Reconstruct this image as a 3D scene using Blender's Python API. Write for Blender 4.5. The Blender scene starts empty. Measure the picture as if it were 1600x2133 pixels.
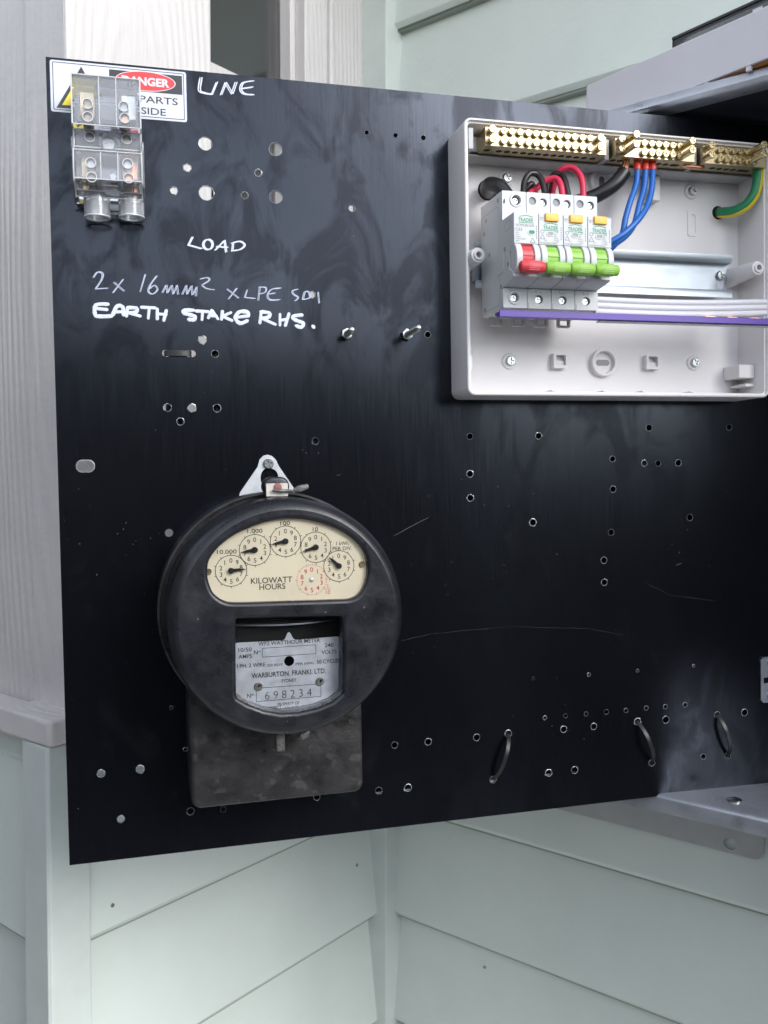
import bpy, bmesh, math, random
from mathutils import Matrix, Vector
random.seed(7)
S = bpy.context.scene
COL = S.collection

# ------------------------------------------------------------------ camera, sky, sun, exposure
F, CX, CY, EYE = 1900.0, 800.0, 1066.5, 1.5          # focal length and centre in photo pixels, eye height
PITCH = math.radians(-2.0)
cam_d = bpy.data.cameras.new('camera')
cam = bpy.data.objects.new('camera', cam_d)
COL.objects.link(cam)
cam.location = (0, 0, EYE)
cam.rotation_euler = (math.radians(90) + PITCH, 0, 0)
cam_d.sensor_fit = 'VERTICAL'
cam_d.sensor_height = 24.0
cam_d.lens = 24.0 * F / 2133.0
cam_d.clip_start = 0.02
cam_d.clip_end = 500
cam_d.dof.use_dof = True
cam_d.dof.focus_distance = 0.66
cam_d.dof.aperture_fstop = 9.5
S.camera = cam

SUN_EL, SUN_AZ = math.radians(31), math.radians(133)   # azimuth clockwise from +Y
w = bpy.data.worlds.new('World'); S.world = w; w.use_nodes = True
nt = w.node_tree; nt.nodes.clear()
sky = nt.nodes.new('ShaderNodeTexSky'); sky.sky_type = 'NISHITA'; sky.sun_disc = False
sky.sun_elevation = SUN_EL; sky.sun_rotation = SUN_AZ
sky.air_density = 1.0; sky.dust_density = 0.3; sky.ozone_density = 1.0; sky.altitude = 50
hs = nt.nodes.new('ShaderNodeHueSaturation'); hs.inputs['Saturation'].default_value = 0.34
bg = nt.nodes.new('ShaderNodeBackground'); bg.inputs[1].default_value = 0.15
wo = nt.nodes.new('ShaderNodeOutputWorld')
nt.links.new(sky.outputs[0], hs.inputs['Color']); nt.links.new(hs.outputs[0], bg.inputs[0]); nt.links.new(bg.outputs[0], wo.inputs[0])
sl = bpy.data.lights.new('sun', 'SUN'); sl.energy = 0.8; sl.angle = math.radians(34); sl.color = (1.0, 0.975, 0.95)
so = bpy.data.objects.new('sun', sl); COL.objects.link(so)
sd = Vector((math.sin(SUN_AZ) * math.cos(SUN_EL), math.cos(SUN_AZ) * math.cos(SUN_EL), math.sin(SUN_EL)))
so.rotation_euler = sd.to_track_quat('Z', 'Y').to_euler(); so.location = sd * 20
S.view_settings.view_transform = 'Standard'; S.view_settings.look = 'None'
S.view_settings.exposure = 1.55; S.view_settings.gamma = 1.0; S.view_settings.use_curve_mapping = False
S.render.engine = 'CYCLES'
S.cycles.use_denoising = True
S.cycles.max_bounces = 10; S.cycles.transmission_bounces = 9; S.cycles.transparent_max_bounces = 16; S.cycles.glossy_bounces = 4; S.cycles.diffuse_bounces = 3
S.cycles.sample_clamp_indirect = 6.0
S.cycles.blur_glossy = 0.3

# ------------------------------------------------------------------ frames
RP = Matrix.Rotation(PITCH, 3, 'X')
def ray(px, py):
    return RP @ Vector(((px - CX) / F, 1.0, -(py - CY) / F))
CAMV = Vector((0, 0, EYE))
# the open meter panel: origin = its upper left corner, x along the sheet, y up the sheet, z out of the sheet
P_EX = Vector((0.966952, 0.254418, 0.016616)); P_EY = Vector((-0.01717, -0.000045, 0.999853)); P_EZ = P_EX.cross(P_EY)
P_O = Vector((-0.23515, 0.64439, EYE + 0.29402))
PM = Matrix(((P_EX.x, P_EY.x, P_EZ.x, P_O.x), (P_EX.y, P_EY.y, P_EZ.y, P_O.y), (P_EX.z, P_EY.z, P_EZ.z, P_O.z), (0, 0, 0, 1)))
def Q(px, py, h=0.0):
    """point of the panel (mm) that lies at height h mm above the sheet, found from where it shows in the photo"""
    d = ray(px, py); o = P_O + P_EZ * (h * .001)
    t = (o - CAMV).dot(P_EZ) / d.dot(P_EZ)
    r = CAMV + d * t - P_O
    return (r.dot(P_EX) * 1000, r.dot(P_EY) * 1000)
def Q3(px, py, h=0.0):
    a = Q(px, py, h); return (a[0], a[1], h)
# house corner: A wall runs to the window and outer corner, B wall carries the meter box
CORNER = Vector((-0.002, 1.28, EYE))
A_DIR = Vector((-0.6067, -0.795, 0)).normalized(); A_N = Vector((0.795, -0.6067, 0)).normalized()
B_DIR = Vector((0.772, -0.6356, 0)).normalized(); B_N = Vector((-0.6356, -0.772, 0)).normalized()
def WA(s, d, z): return CORNER + A_DIR * s + A_N * d + Vector((0, 0, z))
def WB(b, d, z): return CORNER + B_DIR * b + B_N * d + Vector((0, 0, z))
def hitA(px, py, d=0.0):
    r = ray(px, py); o = CORNER + A_N * d; t = (o - CAMV).dot(A_N) / r.dot(A_N); p = CAMV + r * t - CORNER
    return p.dot(A_DIR), p.z
def hitB(px, py, d=0.0):
    r = ray(px, py); o = CORNER + B_N * d; t = (o - CAMV).dot(B_N) / r.dot(B_N); p = CAMV + r * t - CORNER
    return p.dot(B_DIR), p.z

# ------------------------------------------------------------------ materials
M = {}
def mat(name, col, rough=.5, metal=0.0, var=0.0, vscale=30.0, rvar=0.0, rscale=25.0, bump=0.0, bscale=300.0, stretch=(1, 1, 1), spec=.5, coat=0.0, dust=0.0, dscale=900.0, dcol=(.5, .5, .5), dthr=.72):
    m = bpy.data.materials.new(name); m.use_nodes = True
    n = m.node_tree.nodes; L = m.node_tree.links; b = n['Principled BSDF']
    b.inputs['Base Color'].default_value = (*col, 1); b.inputs['Roughness'].default_value = rough
    b.inputs['Metallic'].default_value = metal; b.inputs['Specular IOR Level'].default_value = spec
    b.inputs['Coat Weight'].default_value = coat
    tc = n.new('ShaderNodeTexCoord'); mp = n.new('ShaderNodeMapping'); mp.inputs['Scale'].default_value = stretch
    L.new(tc.outputs['Object'], mp.inputs[0])
    def noise(sc, det=4, rg=.55):
        t = n.new('ShaderNodeTexNoise'); t.inputs['Scale'].default_value = sc; t.inputs['Detail'].default_value = det; t.inputs['Roughness'].default_value = rg
        L.new(mp.outputs[0], t.inputs['Vector']); return t
    cur = None
    if var > 0:
        t = noise(vscale, 5, .6); r = n.new('ShaderNodeMapRange'); r.inputs['From Min'].default_value = .3; r.inputs['From Max'].default_value = .7
        r.inputs['To Min'].default_value = 1 - var; r.inputs['To Max'].default_value = 1 + var
        L.new(t.outputs[0], r.inputs[0])
        x = n.new('ShaderNodeMix'); x.data_type = 'RGBA'; x.blend_type = 'MULTIPLY'; x.inputs['Factor'].default_value = 1
        x.inputs['A'].default_value = (*col, 1); L.new(r.outputs[0], x.inputs['B']); cur = x.outputs['Result']
    if dust > 0:
        t = noise(dscale, 2, .5); r = n.new('ShaderNodeMapRange'); r.inputs['From Min'].default_value = dthr; r.inputs['From Max'].default_value = dthr + .05
        r.inputs['To Max'].default_value = dust; L.new(t.outputs[0], r.inputs[0])
        x = n.new('ShaderNodeMix'); x.data_type = 'RGBA'; L.new(r.outputs[0], x.inputs['Factor'])
        if cur: L.new(cur, x.inputs['A'])
        else: x.inputs['A'].default_value = (*col, 1)
        x.inputs['B'].default_value = (*dcol, 1); cur = x.outputs['Result']
    if cur: L.new(cur, b.inputs['Base Color'])
    if rvar > 0:
        t = noise(rscale, 6, .65); r = n.new('ShaderNodeMapRange'); r.inputs['From Min'].default_value = .32; r.inputs['From Max'].default_value = .68
        r.inputs['To Min'].default_value = max(.02, rough - rvar); r.inputs['To Max'].default_value = min(1, rough + rvar)
        L.new(t.outputs[0], r.inputs[0]); L.new(r.outputs[0], b.inputs['Roughness'])
    if bump > 0:
        t = noise(bscale, 4, .6); bp = n.new('ShaderNodeBump'); bp.inputs['Strength'].default_value = bump; bp.inputs['Distance'].default_value = .001
        L.new(t.outputs[0], bp.inputs['Height']); L.new(bp.outputs[0], b.inputs['Normal'])
    M[name] = m; return m
mat('weatherboard_paint', (.68, .735, .685), .42, var=.05, vscale=5, rvar=.1, rscale=9, bump=.4, bscale=130, dust=.45, dscale=55, dcol=(.42, .46, .45), dthr=.77)
mat('trim_paint', (.64, .69, .645), .45, var=.06, vscale=14, bump=.4, bscale=120)
mat('lap_shade', (.30, .34, .30), .9)  # dark colour standing in for the shadow under each lap
mat('enclosure_steel', (.54, .57, .63), .36, .75, var=.12, vscale=22, rvar=.12, rscale=40, bump=.12, bscale=260)
mat('inside_shade', (.022, .025, .034), .5, var=.2, vscale=14)  # near-black colour puts the shade of the interior into the paint
mat('bracket_grey', (.42, .42, .42), .55, .2, var=.08, vscale=40)
mat('galvanised', (.40, .44, .48), .42, .85, var=.07, vscale=60, rvar=.06, rscale=120, stretch=(.3, 1, 1))
mat('zinc', (.46, .48, .47), .28, 1.0, var=.15, vscale=300)
mat('dark_steel', (.12, .12, .125), .35, .8)
mat('brass', (.52, .42, .26), .33, 1.0, var=.12, vscale=120, bump=.1, bscale=900)
mat('brass_screw', (.62, .52, .31), .26, 1.0, var=.08, vscale=200)
mat('copper', (.86, .45, .29), .3, 1.0, var=.2, vscale=400)
mat('aluminium', (.50, .51, .53), .46, .8, var=.12, vscale=90, rvar=.1, rscale=120, dust=.5, dscale=700, dcol=(.2, .19, .18), dthr=.7)
mat('board_plastic', (.73, .70, .695), .33, var=.03, vscale=16, rvar=.06, rscale=30, bump=.06, bscale=500)
mat('cover_plastic', (.66, .64, .68), .38, var=.02, vscale=20)
mat('breaker_plastic', (.58, .59, .60), .42, bump=.08, bscale=2500)
mat('clip_plastic', (.45, .45, .46), .5)
mat('grey_plug', (.30, .31, .33), .6)
mat('red_plastic', (.62, .05, .065), .38)
mat('green_plastic', (.27, .52, .075), .38)
mat('orange_plastic', (.92, .45, .04), .4)
mat('purple_plastic', (.085, .03, .33), .32)
mat('white_plastic', (.66, .65, .69), .4)
mat('dark_hole', (.006, .006, .007), .8)
mat('cable_black', (.012, .012, .013), .35, bump=.1, bscale=600)
mat('cable_red', (.62, .02, .07), .38)
mat('cable_blue', (.015, .13, .47), .36)
mat('cable_green', (.02, .22, .09), .4)
mat('cable_yellow', (.82, .62, .02), .4)
mat('ferrule_red', (.72, .06, .03), .35)
mat('bakelite', (.012, .0125, .016), .33, var=.45, vscale=40, rvar=.13, rscale=55, bump=.12, bscale=350, dust=.6, dscale=260, dcol=(.22, .22, .24), dthr=.745)
mat('bakelite_worn', (.021, .0195, .020), .42, var=.5, vscale=48, rvar=.26, rscale=60, bump=.3, bscale=240, dust=.3, dscale=130, dcol=(.09, .085, .085), dthr=.6)
mat('meter_inside', (.008, .008, .008), .6, dust=.6, dscale=900, dcol=(.2, .19, .17), dthr=.68)
mat('dial_cream', (.84, .75, .56), .55, var=.05, vscale=35)
mat('print_black', (.02, .02, .02), .6)
mat('print_grey', (.14, .15, .17), .6)
mat('print_red', (.62, .05, .04), .6)
mat('print_green', (.02, .30, .14), .6)
mat('plate_metal', (.62, .65, .70), .45, .55, var=.14, vscale=120, rvar=.1, rscale=200)
mat('seal_beige', (.55, .50, .46), .6, var=.2, vscale=200)
mat('seal_pink', (.26, .10, .09), .6)
mat('hinge_zinc', (.34, .37, .41), .35, .9, var=.15, vscale=100)
mat('old_screw', (.30, .29, .26), .4, .8, var=.2, vscale=400)
mat('lead', (.15, .145, .14), .5, .6, var=.3, vscale=300, bump=.6, bscale=500)
mat('grime', (.38, .26, .17), .9, var=.4, vscale=300)
mat('marker_ink', (.42, .46, .58), .55, var=.25, vscale=160)
mat('marker_ink_thick', (.62, .65, .74), .55, var=.12, vscale=220)
mat('bare_edge', (.45, .47, .5), .4, .5, var=.35, vscale=500)
mat('scratch', (.2, .205, .22), .6)
mat('sticker_white', (.62, .63, .70), .35)
mat('sticker_yellow', (.86, .68, .02), .35)
mat('sticker_red', (.80, .03, .025), .35)
mat('sticker_black', (.018, .018, .022), .35)
mat('soil', (.54, .53, .51), .95, var=.3, vscale=3)
mat('added_dark_timber', (.035, .032, .03), .85, var=.3, vscale=4, stretch=(6, 6, .6))
mat('plywood', (.50, .20, .06), .6, var=.2, vscale=30, stretch=(1, 8, 1))
mat('blind_grey', (.72, .73, .77), .7)

def make_panel_black():
    m = bpy.data.materials.new('panel_black'); m.use_nodes = True
    n = m.node_tree.nodes; L = m.node_tree.links; b = n['Principled BSDF']
    tc = n.new('ShaderNodeTexCoord')
    def mapped(sc):
        mp = n.new('ShaderNodeMapping'); mp.inputs['Scale'].default_value = sc; L.new(tc.outputs['Object'], mp.inputs[0]); return mp.outputs[0]
    def noise(vec, sc, det, rg, dist=0):
        t = n.new('ShaderNodeTexNoise'); t.inputs['Scale'].default_value = sc; t.inputs['Detail'].default_value = det; t.inputs['Roughness'].default_value = rg
        t.inputs['Distortion'].default_value = dist; L.new(vec, t.inputs['Vector']); return t.outputs[0]
    def rng(v, a, b_, c, d):
        r = n.new('ShaderNodeMapRange'); r.inputs[1].default_value = a; r.inputs[2].default_value = b_; r.inputs[3].default_value = c; r.inputs[4].default_value = d
        L.new(v, r.inputs[0]); return r.outputs[0]
    def mathn(op, a, b_):
        x = n.new('ShaderNodeMath'); x.operation = op
        for i, v in enumerate((a, b_)):
            if isinstance(v, (int, float)): x.inputs[i].default_value = v
            else: L.new(v, x.inputs[i])
        return x.outputs[0]
    smear = noise(mapped((1, .55, 1)), 26, 6, .62, .9)
    streak = noise(mapped((26, .8, 1)), 28, 3, .6)
    wipe = noise(mapped((1.0, .8, 1)), 7, 3, .5, .4)
    rough = mathn('ADD', rng(smear, .45, .66, .185, .24), rng(streak, .3, .7, -.025, .025))
    L.new(rough, b.inputs['Roughness']); L.new(mathn('MULTIPLY', rng(smear, .46, .58, .47, .27), rng(wipe, .35, .65, .85, 1.12)), b.inputs['Specular IOR Level']); b.inputs['Specular Tint'].default_value = (.74, .82, 1.0, 1)
    grime = mathn('MULTIPLY', rng(smear, .52, .72, 0, 1), rng(wipe, .45, .65, 0, 1))
    specks = rng(noise(mapped((1, 1, 1)), 480, 2, .5), .76, .79, 0, .3)
    fac = mathn('ADD', mathn('MULTIPLY', grime, .014), specks)
    x = n.new('ShaderNodeMix'); x.data_type = 'RGBA'; L.new(fac, x.inputs['Factor'])
    x.inputs['A'].default_value = (.0028, .0030, .0042, 1); x.inputs['B'].default_value = (.42, .43, .47, 1)
    L.new(x.outputs['Result'], b.inputs['Base Color'])
    bp = n.new('ShaderNodeBump'); bp.inputs['Strength'].default_value = .03; bp.inputs['Distance'].default_value = .001
    L.new(streak, bp.inputs['Height']); L.new(bp.outputs[0], b.inputs['Normal'])
    M['panel_black'] = m
make_panel_black()

def make_white_trim():
    m = bpy.data.materials.new('white_trim'); m.use_nodes = True
    n = m.node_tree.nodes; L = m.node_tree.links; b = n['Principled BSDF']
    b.inputs['Roughness'].default_value = .4
    tc = n.new('ShaderNodeTexCoord'); mp = n.new('ShaderNodeMapping'); mp.inputs['Scale'].default_value = (1, 1, .16); mp.inputs['Location'].default_value = (.115, .15, -.075); L.new(tc.outputs['Object'], mp.inputs[0])
    wv = n.new('ShaderNodeTexWave'); wv.wave_type = 'RINGS'; wv.rings_direction = 'SPHERICAL'; wv.inputs['Scale'].default_value = 40; wv.inputs['Distortion'].default_value = 2.5; wv.inputs['Detail'].default_value = 3
    wv.inputs['Detail Scale'].default_value = 1.4
    L.new(mp.outputs[0], wv.inputs['Vector'])
    no = n.new('ShaderNodeTexNoise'); no.inputs['Scale'].default_value = 90; no.inputs['Detail'].default_value = 6; L.new(tc.outputs['Object'], no.inputs['Vector'])
    blot = n.new('ShaderNodeTexNoise'); blot.inputs['Scale'].default_value = 7; L.new(tc.outputs['Object'], blot.inputs['Vector'])
    a = n.new('ShaderNodeMath'); a.operation = 'MULTIPLY'; L.new(wv.outputs['Fac'], a.inputs[0]); L.new(blot.outputs[0], a.inputs[1])
    c = n.new('ShaderNodeMath'); c.operation = 'MULTIPLY_ADD'; L.new(no.outputs[0], c.inputs[0]); c.inputs[1].default_value = .7; L.new(a.outputs[0], c.inputs[2])
    mg = n.new('ShaderNodeMapping'); mg.inputs['Scale'].default_value = (260, 260, 5); L.new(tc.outputs['Object'], mg.inputs[0])
    gr_ = n.new('ShaderNodeTexNoise'); gr_.inputs['Scale'].default_value = 1; gr_.inputs['Detail'].default_value = 3; gr_.inputs['Distortion'].default_value = .6; L.new(mg.outputs[0], gr_.inputs['Vector'])
    c2 = n.new('ShaderNodeMath'); c2.operation = 'MULTIPLY_ADD'; L.new(gr_.outputs[0], c2.inputs[0]); c2.inputs[1].default_value = .75; L.new(c.outputs[0], c2.inputs[2])
    bp = n.new('ShaderNodeBump'); bp.inputs['Strength'].default_value = .75; bp.inputs['Distance'].default_value = .0012
    L.new(c2.outputs[0], bp.inputs['Height']); L.new(bp.outputs[0], b.inputs['Normal'])
    r = n.new('ShaderNodeMapRange'); r.inputs[1].default_value = .3; r.inputs[2].default_value = .7; r.inputs[3].default_value = .93; r.inputs[4].default_value = 1.04; L.new(blot.outputs[0], r.inputs[0])
    x = n.new('ShaderNodeMix'); x.data_type = 'RGBA'; x.blend_type = 'MULTIPLY'; x.inputs['Factor'].default_value = 1
    x.inputs['A'].default_value = (.67, .635, .62, 1); L.new(r.outputs[0], x.inputs['B']); L.new(x.outputs['Result'], b.inputs['Base Color'])
    M['white_trim'] = m
make_white_trim()

def glassy(name, col, rough, ior):
    m = bpy.data.materials.new(name); m.use_nodes = True; b = m.node_tree.nodes['Principled BSDF']
    b.inputs['Base Color'].default_value = (*col, 1); b.inputs['Roughness'].default_value = rough; b.inputs['Transmission Weight'].default_value = 1; b.inputs['IOR'].default_value = ior
    M[name] = m
glassy('clear_plastic', (.96, .965, .99), .015, 1.46); M['clear_plastic'].node_tree.nodes['Principled BSDF'].inputs['Transmission Weight'].default_value = .91
def thin_pane(name, tint, amount):
    m = bpy.data.materials.new(name); m.use_nodes = True; n = m.node_tree.nodes; L = m.node_tree.links; n.remove(n['Principled BSDF'])
    t = n.new('ShaderNodeBsdfTransparent'); t.inputs[0].default_value = (*tint, 1)
    g = n.new('ShaderNodeBsdfGlossy'); g.inputs['Roughness'].default_value = .03
    fr = n.new('ShaderNodeFresnel'); fr.inputs[0].default_value = amount
    x = n.new('ShaderNodeMixShader'); L.new(fr.outputs[0], x.inputs[0]); L.new(t.outputs[0], x.inputs[1]); L.new(g.outputs[0], x.inputs[2])
    L.new(x.outputs[0], n['Material Output'].inputs[0]); M[name] = m
thin_pane('meter_glass', (.97, .97, .97), 1.33)
thin_pane('window_glass', (.93, .94, .95), 2.7)
thin_pane('smoky_plastic', (.66, .66, .65), 1.5)

# ------------------------------------------------------------------ mesh building
def circ(cx, cy, r, n=24, a0=0.0):
    return [(cx + r * math.cos(a0 + 2 * math.pi * i / n), cy + r * math.sin(a0 + 2 * math.pi * i / n)) for i in range(n)]
def rrect(x0, x1, y0, y1, r, n=5):
    p = []
    for (cx, cy, a) in ((x1 - r, y1 - r, 0), (x0 + r, y1 - r, 90), (x0 + r, y0 + r, 180), (x1 - r, y0 + r, 270)):
        for i in range(n + 1):
            t = math.radians(a + 90 * i / n); p.append((cx + r * math.cos(t), cy + r * math.sin(t)))
    return p
def area2(p): return sum(p[i][0] * p[(i + 1) % len(p)][1] - p[(i + 1) % len(p)][0] * p[i][1] for i in range(len(p)))
def offset(poly, d):
    """grow a closed outline by d (negative shrinks)"""
    sg = 1 if area2(poly) > 0 else -1
    out = []; n = len(poly)
    for i in range(n):
        a, b, c = Vector(poly[i - 1]), Vector(poly[i]), Vector(poly[(i + 1) % n])
        e1 = (b - a).normalized(); e2 = (c - b).normalized()
        n1 = Vector((e1.y, -e1.x)) * sg; n2 = Vector((e2.y, -e2.x)) * sg
        k = 1 + n1.dot(n2); k = max(k, .35)
        out.append(tuple(b + (n1 + n2) * (d / k)))
    return out
def catmull(pts, sub=4, closed=True):
    out = []; n = len(pts)
    rngi = range(n) if closed else range(n - 1)
    for i in rngi:
        if closed: p = [Vector(pts[(i + k) % n]) for k in (-1, 0, 1, 2)]
        else: p = [Vector(pts[min(max(i + k, 0), n - 1)]) for k in (-1, 0, 1, 2)]
        for s in range(sub):
            t = s / sub
            out.append(tuple(.5 * (2 * p[1] + (p[2] - p[0]) * t + (2 * p[0] - 5 * p[1] + 4 * p[2] - p[3]) * t * t + (3 * p[1] - p[0] - 3 * p[2] + p[3]) * t ** 3)))
    if not closed: out.append(tuple(pts[-1]))
    return out

class MB:
    def __init__(self): self.v = []; self.f = []; self.inner = []
    def add(self, vs, fs, inner=False):
        o = len(self.v); self.v += [tuple(x) for x in vs]
        if inner: self.inner += list(range(len(self.f), len(self.f) + len(fs)))
        self.f += [tuple(i + o for i in f) for f in fs]; return self
    def xbox(self, fn, a0, a1, b0, b1, c0, c1):
        vs = [fn(a, b, c) for a in (a0, a1) for b in (b0, b1) for c in (c0, c1)]
        return self.add(vs, [(0, 1, 3, 2), (4, 6, 7, 5), (0, 4, 5, 1), (2, 3, 7, 6), (0, 2, 6, 4), (1, 5, 7, 3)])
    def box(self, x0, x1, y0, y1, z0, z1): return self.xbox(lambda a, b, c: (a, b, c), x0, x1, y0, y1, z0, z1)
    def loft(self, loops, cap0=True, cap1=True, inner=False):
        n = len(loops[0]); vs = [p for l in loops for p in l]; fs = []
        for k in range(len(loops) - 1):
            for i in range(n):
                j = (i + 1) % n; fs.append((k * n + i, k * n + j, (k + 1) * n + j, (k + 1) * n + i))
        if cap0: fs.append(tuple(range(n))[::-1])
        if cap1: fs.append(tuple((len(loops) - 1) * n + i for i in range(n)))
        return self.add(vs, fs, inner)
    def prism(self, poly, z0, z1, fn=None, inner=False):
        fn = fn or (lambda a, b, c: (a, b, c))
        return self.loft([[fn(x, y, z) for x, y in poly] for z in (z0, z1)], inner=inner)
    def bevprism(self, poly, z0, z1, r, k=3):
        """prism with a rounded front (z1) edge"""
        L = [[(x, y, z0) for x, y in poly]]
        for i in range(k + 1):
            t = math.pi / 2 * i / k
            L.append([(x, y, z1 - r + r * math.sin(t)) for x, y in (offset(poly, -r * (1 - math.cos(t))) if i else poly)])
        return self.loft(L)
    def lathe(self, prof, c, n=32, axis='z', cap0=False, cap1=False):
        loops = []
        for r, z in prof:
            l = []
            for i in range(n):
                t = 2 * math.pi * i / n; a, b = r * math.cos(t), r * math.sin(t)
                l.append({'z': (c[0] + a, c[1] + b, c[2] + z), 'y': (c[0] + b, c[1] + z, c[2] + a), 'x': (c[0] + z, c[1] + a, c[2] + b)}[axis])
            loops.append(l)
        return self.loft(loops, cap0, cap1)
    def tube(self, path, r, n=10, flat=None, cap=True):
        """round rod along a 3-D path; r a number or one per point; flat squeezes the z direction"""
        P = [Vector(p) for p in path]; m = len(P); loops = []; up = None
        for i in range(m):
            t = (P[min(i + 1, m - 1)] - P[max(i - 1, 0)])
            t = t.normalized() if t.length > 1e-9 else Vector((1, 0, 0))
            if up is None:
                up = Vector((0, 0, 1)) if abs(t.z) < .9 else Vector((1, 0, 0))
            side = t.cross(up)
            if side.length < 1e-6: side = t.cross(Vector((0, 1, 0)))
            side.normalize()
            up = side.cross(t).normalized()
            rr = r[i] if isinstance(r, (list, tuple)) else r
            l = []
            for k in range(n):
                a = 2 * math.pi * k / n
                d = side * math.cos(a) * rr + up * math.sin(a) * rr
                if flat is not None: d.z *= flat
                l.append(P[i] + d)
            loops.append(l)
        return self.loft(loops, cap, cap)
    def ribbon(self, path, wdir, w, th):
        """flat strap along a path: wdir = direction of its width, th = thickness"""
        P = [Vector(p) for p in path]; m = len(P); W = Vector(wdir).normalized(); loops = []
        for i in range(m):
            t = (P[min(i + 1, m - 1)] - P[max(i - 1, 0)]).normalized(); nn = t.cross(W).normalized()
            loops.append([P[i] + W * a * w / 2 + nn * b * th / 2 for a, b in ((-1, -1), (1, -1), (1, 1), (-1, 1))])
        return self.loft(loops)
    def plate(self, outer, holes, z0, z1, fn=None):
        """flat sheet with holes, thickness z0..z1"""
        cu = bpy.data.curves.new('tmp', 'CURVE'); cu.dimensions = '2D'; cu.fill_mode = 'BOTH'; cu.extrude = (z1 - z0) / 2
        for pl in [outer] + list(holes):
            sp = cu.splines.new('POLY'); sp.points.add(len(pl) - 1); sp.use_cyclic_u = True
            for i, (x, y) in enumerate(pl): sp.points[i].co = (x, y, 0, 1)
        ob = bpy.data.objects.new('tmp', cu); me = bpy.data.meshes.new_from_object(ob)
        zm = (z0 + z1) / 2; fn = fn or (lambda a, b, c: (a, b, c))
        self.add([fn(p.co.x, p.co.y, p.co.z + zm) for p in me.vertices], [tuple(p.vertices) for p in me.polygons])
        bpy.data.objects.remove(ob); bpy.data.curves.remove(cu); bpy.data.meshes.remove(me)
        return self
    def text(self, s, x, y, z, h, align='C', w=None, rot=0.0, bold=0.0, sx=1.0, fn=None):
        """flat lettering: h = capital height, w = fitted width; x, y = centre (or left/right end) of the line at mid height"""
        cu = bpy.data.curves.new('tmp', 'FONT'); cu.body = s; cu.size = 1.0; cu.resolution_u = 3; cu.offset = bold
        ob = bpy.data.objects.new('tmp', cu); me = bpy.data.meshes.new_from_object(ob)
        vs = [(p.co.x, p.co.y) for p in me.vertices]; fs = [tuple(p.vertices) for p in me.polygons]
        if vs:
            x0 = min(p[0] for p in vs); x1 = max(p[0] for p in vs); k = h / .729
            kx = k * sx if w is None else w / max(1e-6, x1 - x0)
            off = {'C': (x0 + x1) / 2, 'L': x0, 'R': x1}[align]; c, sn = math.cos(rot), math.sin(rot)
            pts = []
            for a, b in vs:
                a = (a - off) * kx; b = (b - .3645) * k
                p = (x + a * c - b * sn, y + a * sn + b * c, z); pts.append(fn(*p) if fn else p)
            self.add(pts, fs)
        bpy.data.objects.remove(ob); bpy.data.curves.remove(cu); bpy.data.meshes.remove(me)
        return self

FRAME = {}
def link(o, parent=None):
    COL.objects.link(o)
    if parent is not None: o.parent = parent; FRAME[o.name] = FRAME[parent.name]
    return o
def tag(o, label, cat, group=None, kind=None):
    if label: o['label'] = label
    if cat: o['category'] = cat
    if group: o['group'] = group
    if kind: o['kind'] = kind
def thing(name, label, cat, org, group=None, frame='panel', kind=None):
    o = bpy.data.objects.new(name, None); o.empty_display_size = .02; COL.objects.link(o)
    if frame == 'panel': o.matrix_world = PM @ Matrix.Translation(Vector(org) * .001); FRAME[o.name] = (Vector(org), .001)
    else: o.location = org; FRAME[o.name] = (Vector(org), 1.0)
    tag(o, label, cat, group, kind); return o
def mesh(mb, name, mats, frame, smooth=35, weld=True):
    org, un = frame
    me = bpy.data.meshes.new(name)
    bm = bmesh.new(); vs = [bm.verts.new((Vector(p) - org) * un) for p in mb.v]
    inner = set(mb.inner); tagged = []
    for i, f in enumerate(mb.f):
        if len(set(f)) < 3: continue
        try: fc = bm.faces.new([vs[k] for k in f])
        except ValueError: continue
        if i in inner: tagged.append(fc)
    if weld: bmesh.ops.remove_doubles(bm, verts=bm.verts, dist=2e-7 if un < .5 else 1e-6)
    bmesh.ops.recalc_face_normals(bm, faces=bm.faces)
    tagged = [f for f in tagged if f.is_valid]
    if tagged: bmesh.ops.reverse_faces(bm, faces=tagged)
    bm.to_mesh(me); bm.free()
    for m in (mats if isinstance(mats, (list, tuple)) else [mats]): me.materials.append(M[m])
    if smooth:
        me.shade_smooth(); me.set_sharp_from_angle(angle=math.radians(smooth))
    return me
def part(name, mb, m, parent, bevel=0.0, smooth=35, label=None, seg=2, weld=True):
    me = mesh(mb, name, m, FRAME[parent.name], smooth, weld)
    o = link(bpy.data.objects.new(name, me), parent)
    if bevel:
        bv = o.modifiers.new('bevel', 'BEVEL'); bv.width = bevel * FRAME[parent.name][1]; bv.segments = seg; bv.limit_method = 'ANGLE'; bv.angle_limit = math.radians(40)
    if label: o['label'] = label
    return o
def solo(name, mb, m, label, cat, org, group=None, frame='panel', bevel=0.0, smooth=35, kind=None):
    """a thing that is a single mesh"""
    fr = (Vector(org), .001 if frame == 'panel' else 1.0)
    o = bpy.data.objects.new(name, mesh(mb, name, m, fr, smooth)); COL.objects.link(o)
    if frame == 'panel': o.matrix_world = PM @ Matrix.Translation(Vector(org) * .001)
    else: o.location = org
    FRAME[o.name] = fr
    if bevel:
        bv = o.modifiers.new('bevel', 'BEVEL'); bv.width = bevel * fr[1]; bv.segments = 2; bv.limit_method = 'ANGLE'; bv.angle_limit = math.radians(40)
    tag(o, label, cat, group, kind); return o
ZERO = (Vector((0, 0, 0)), .001)
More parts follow.
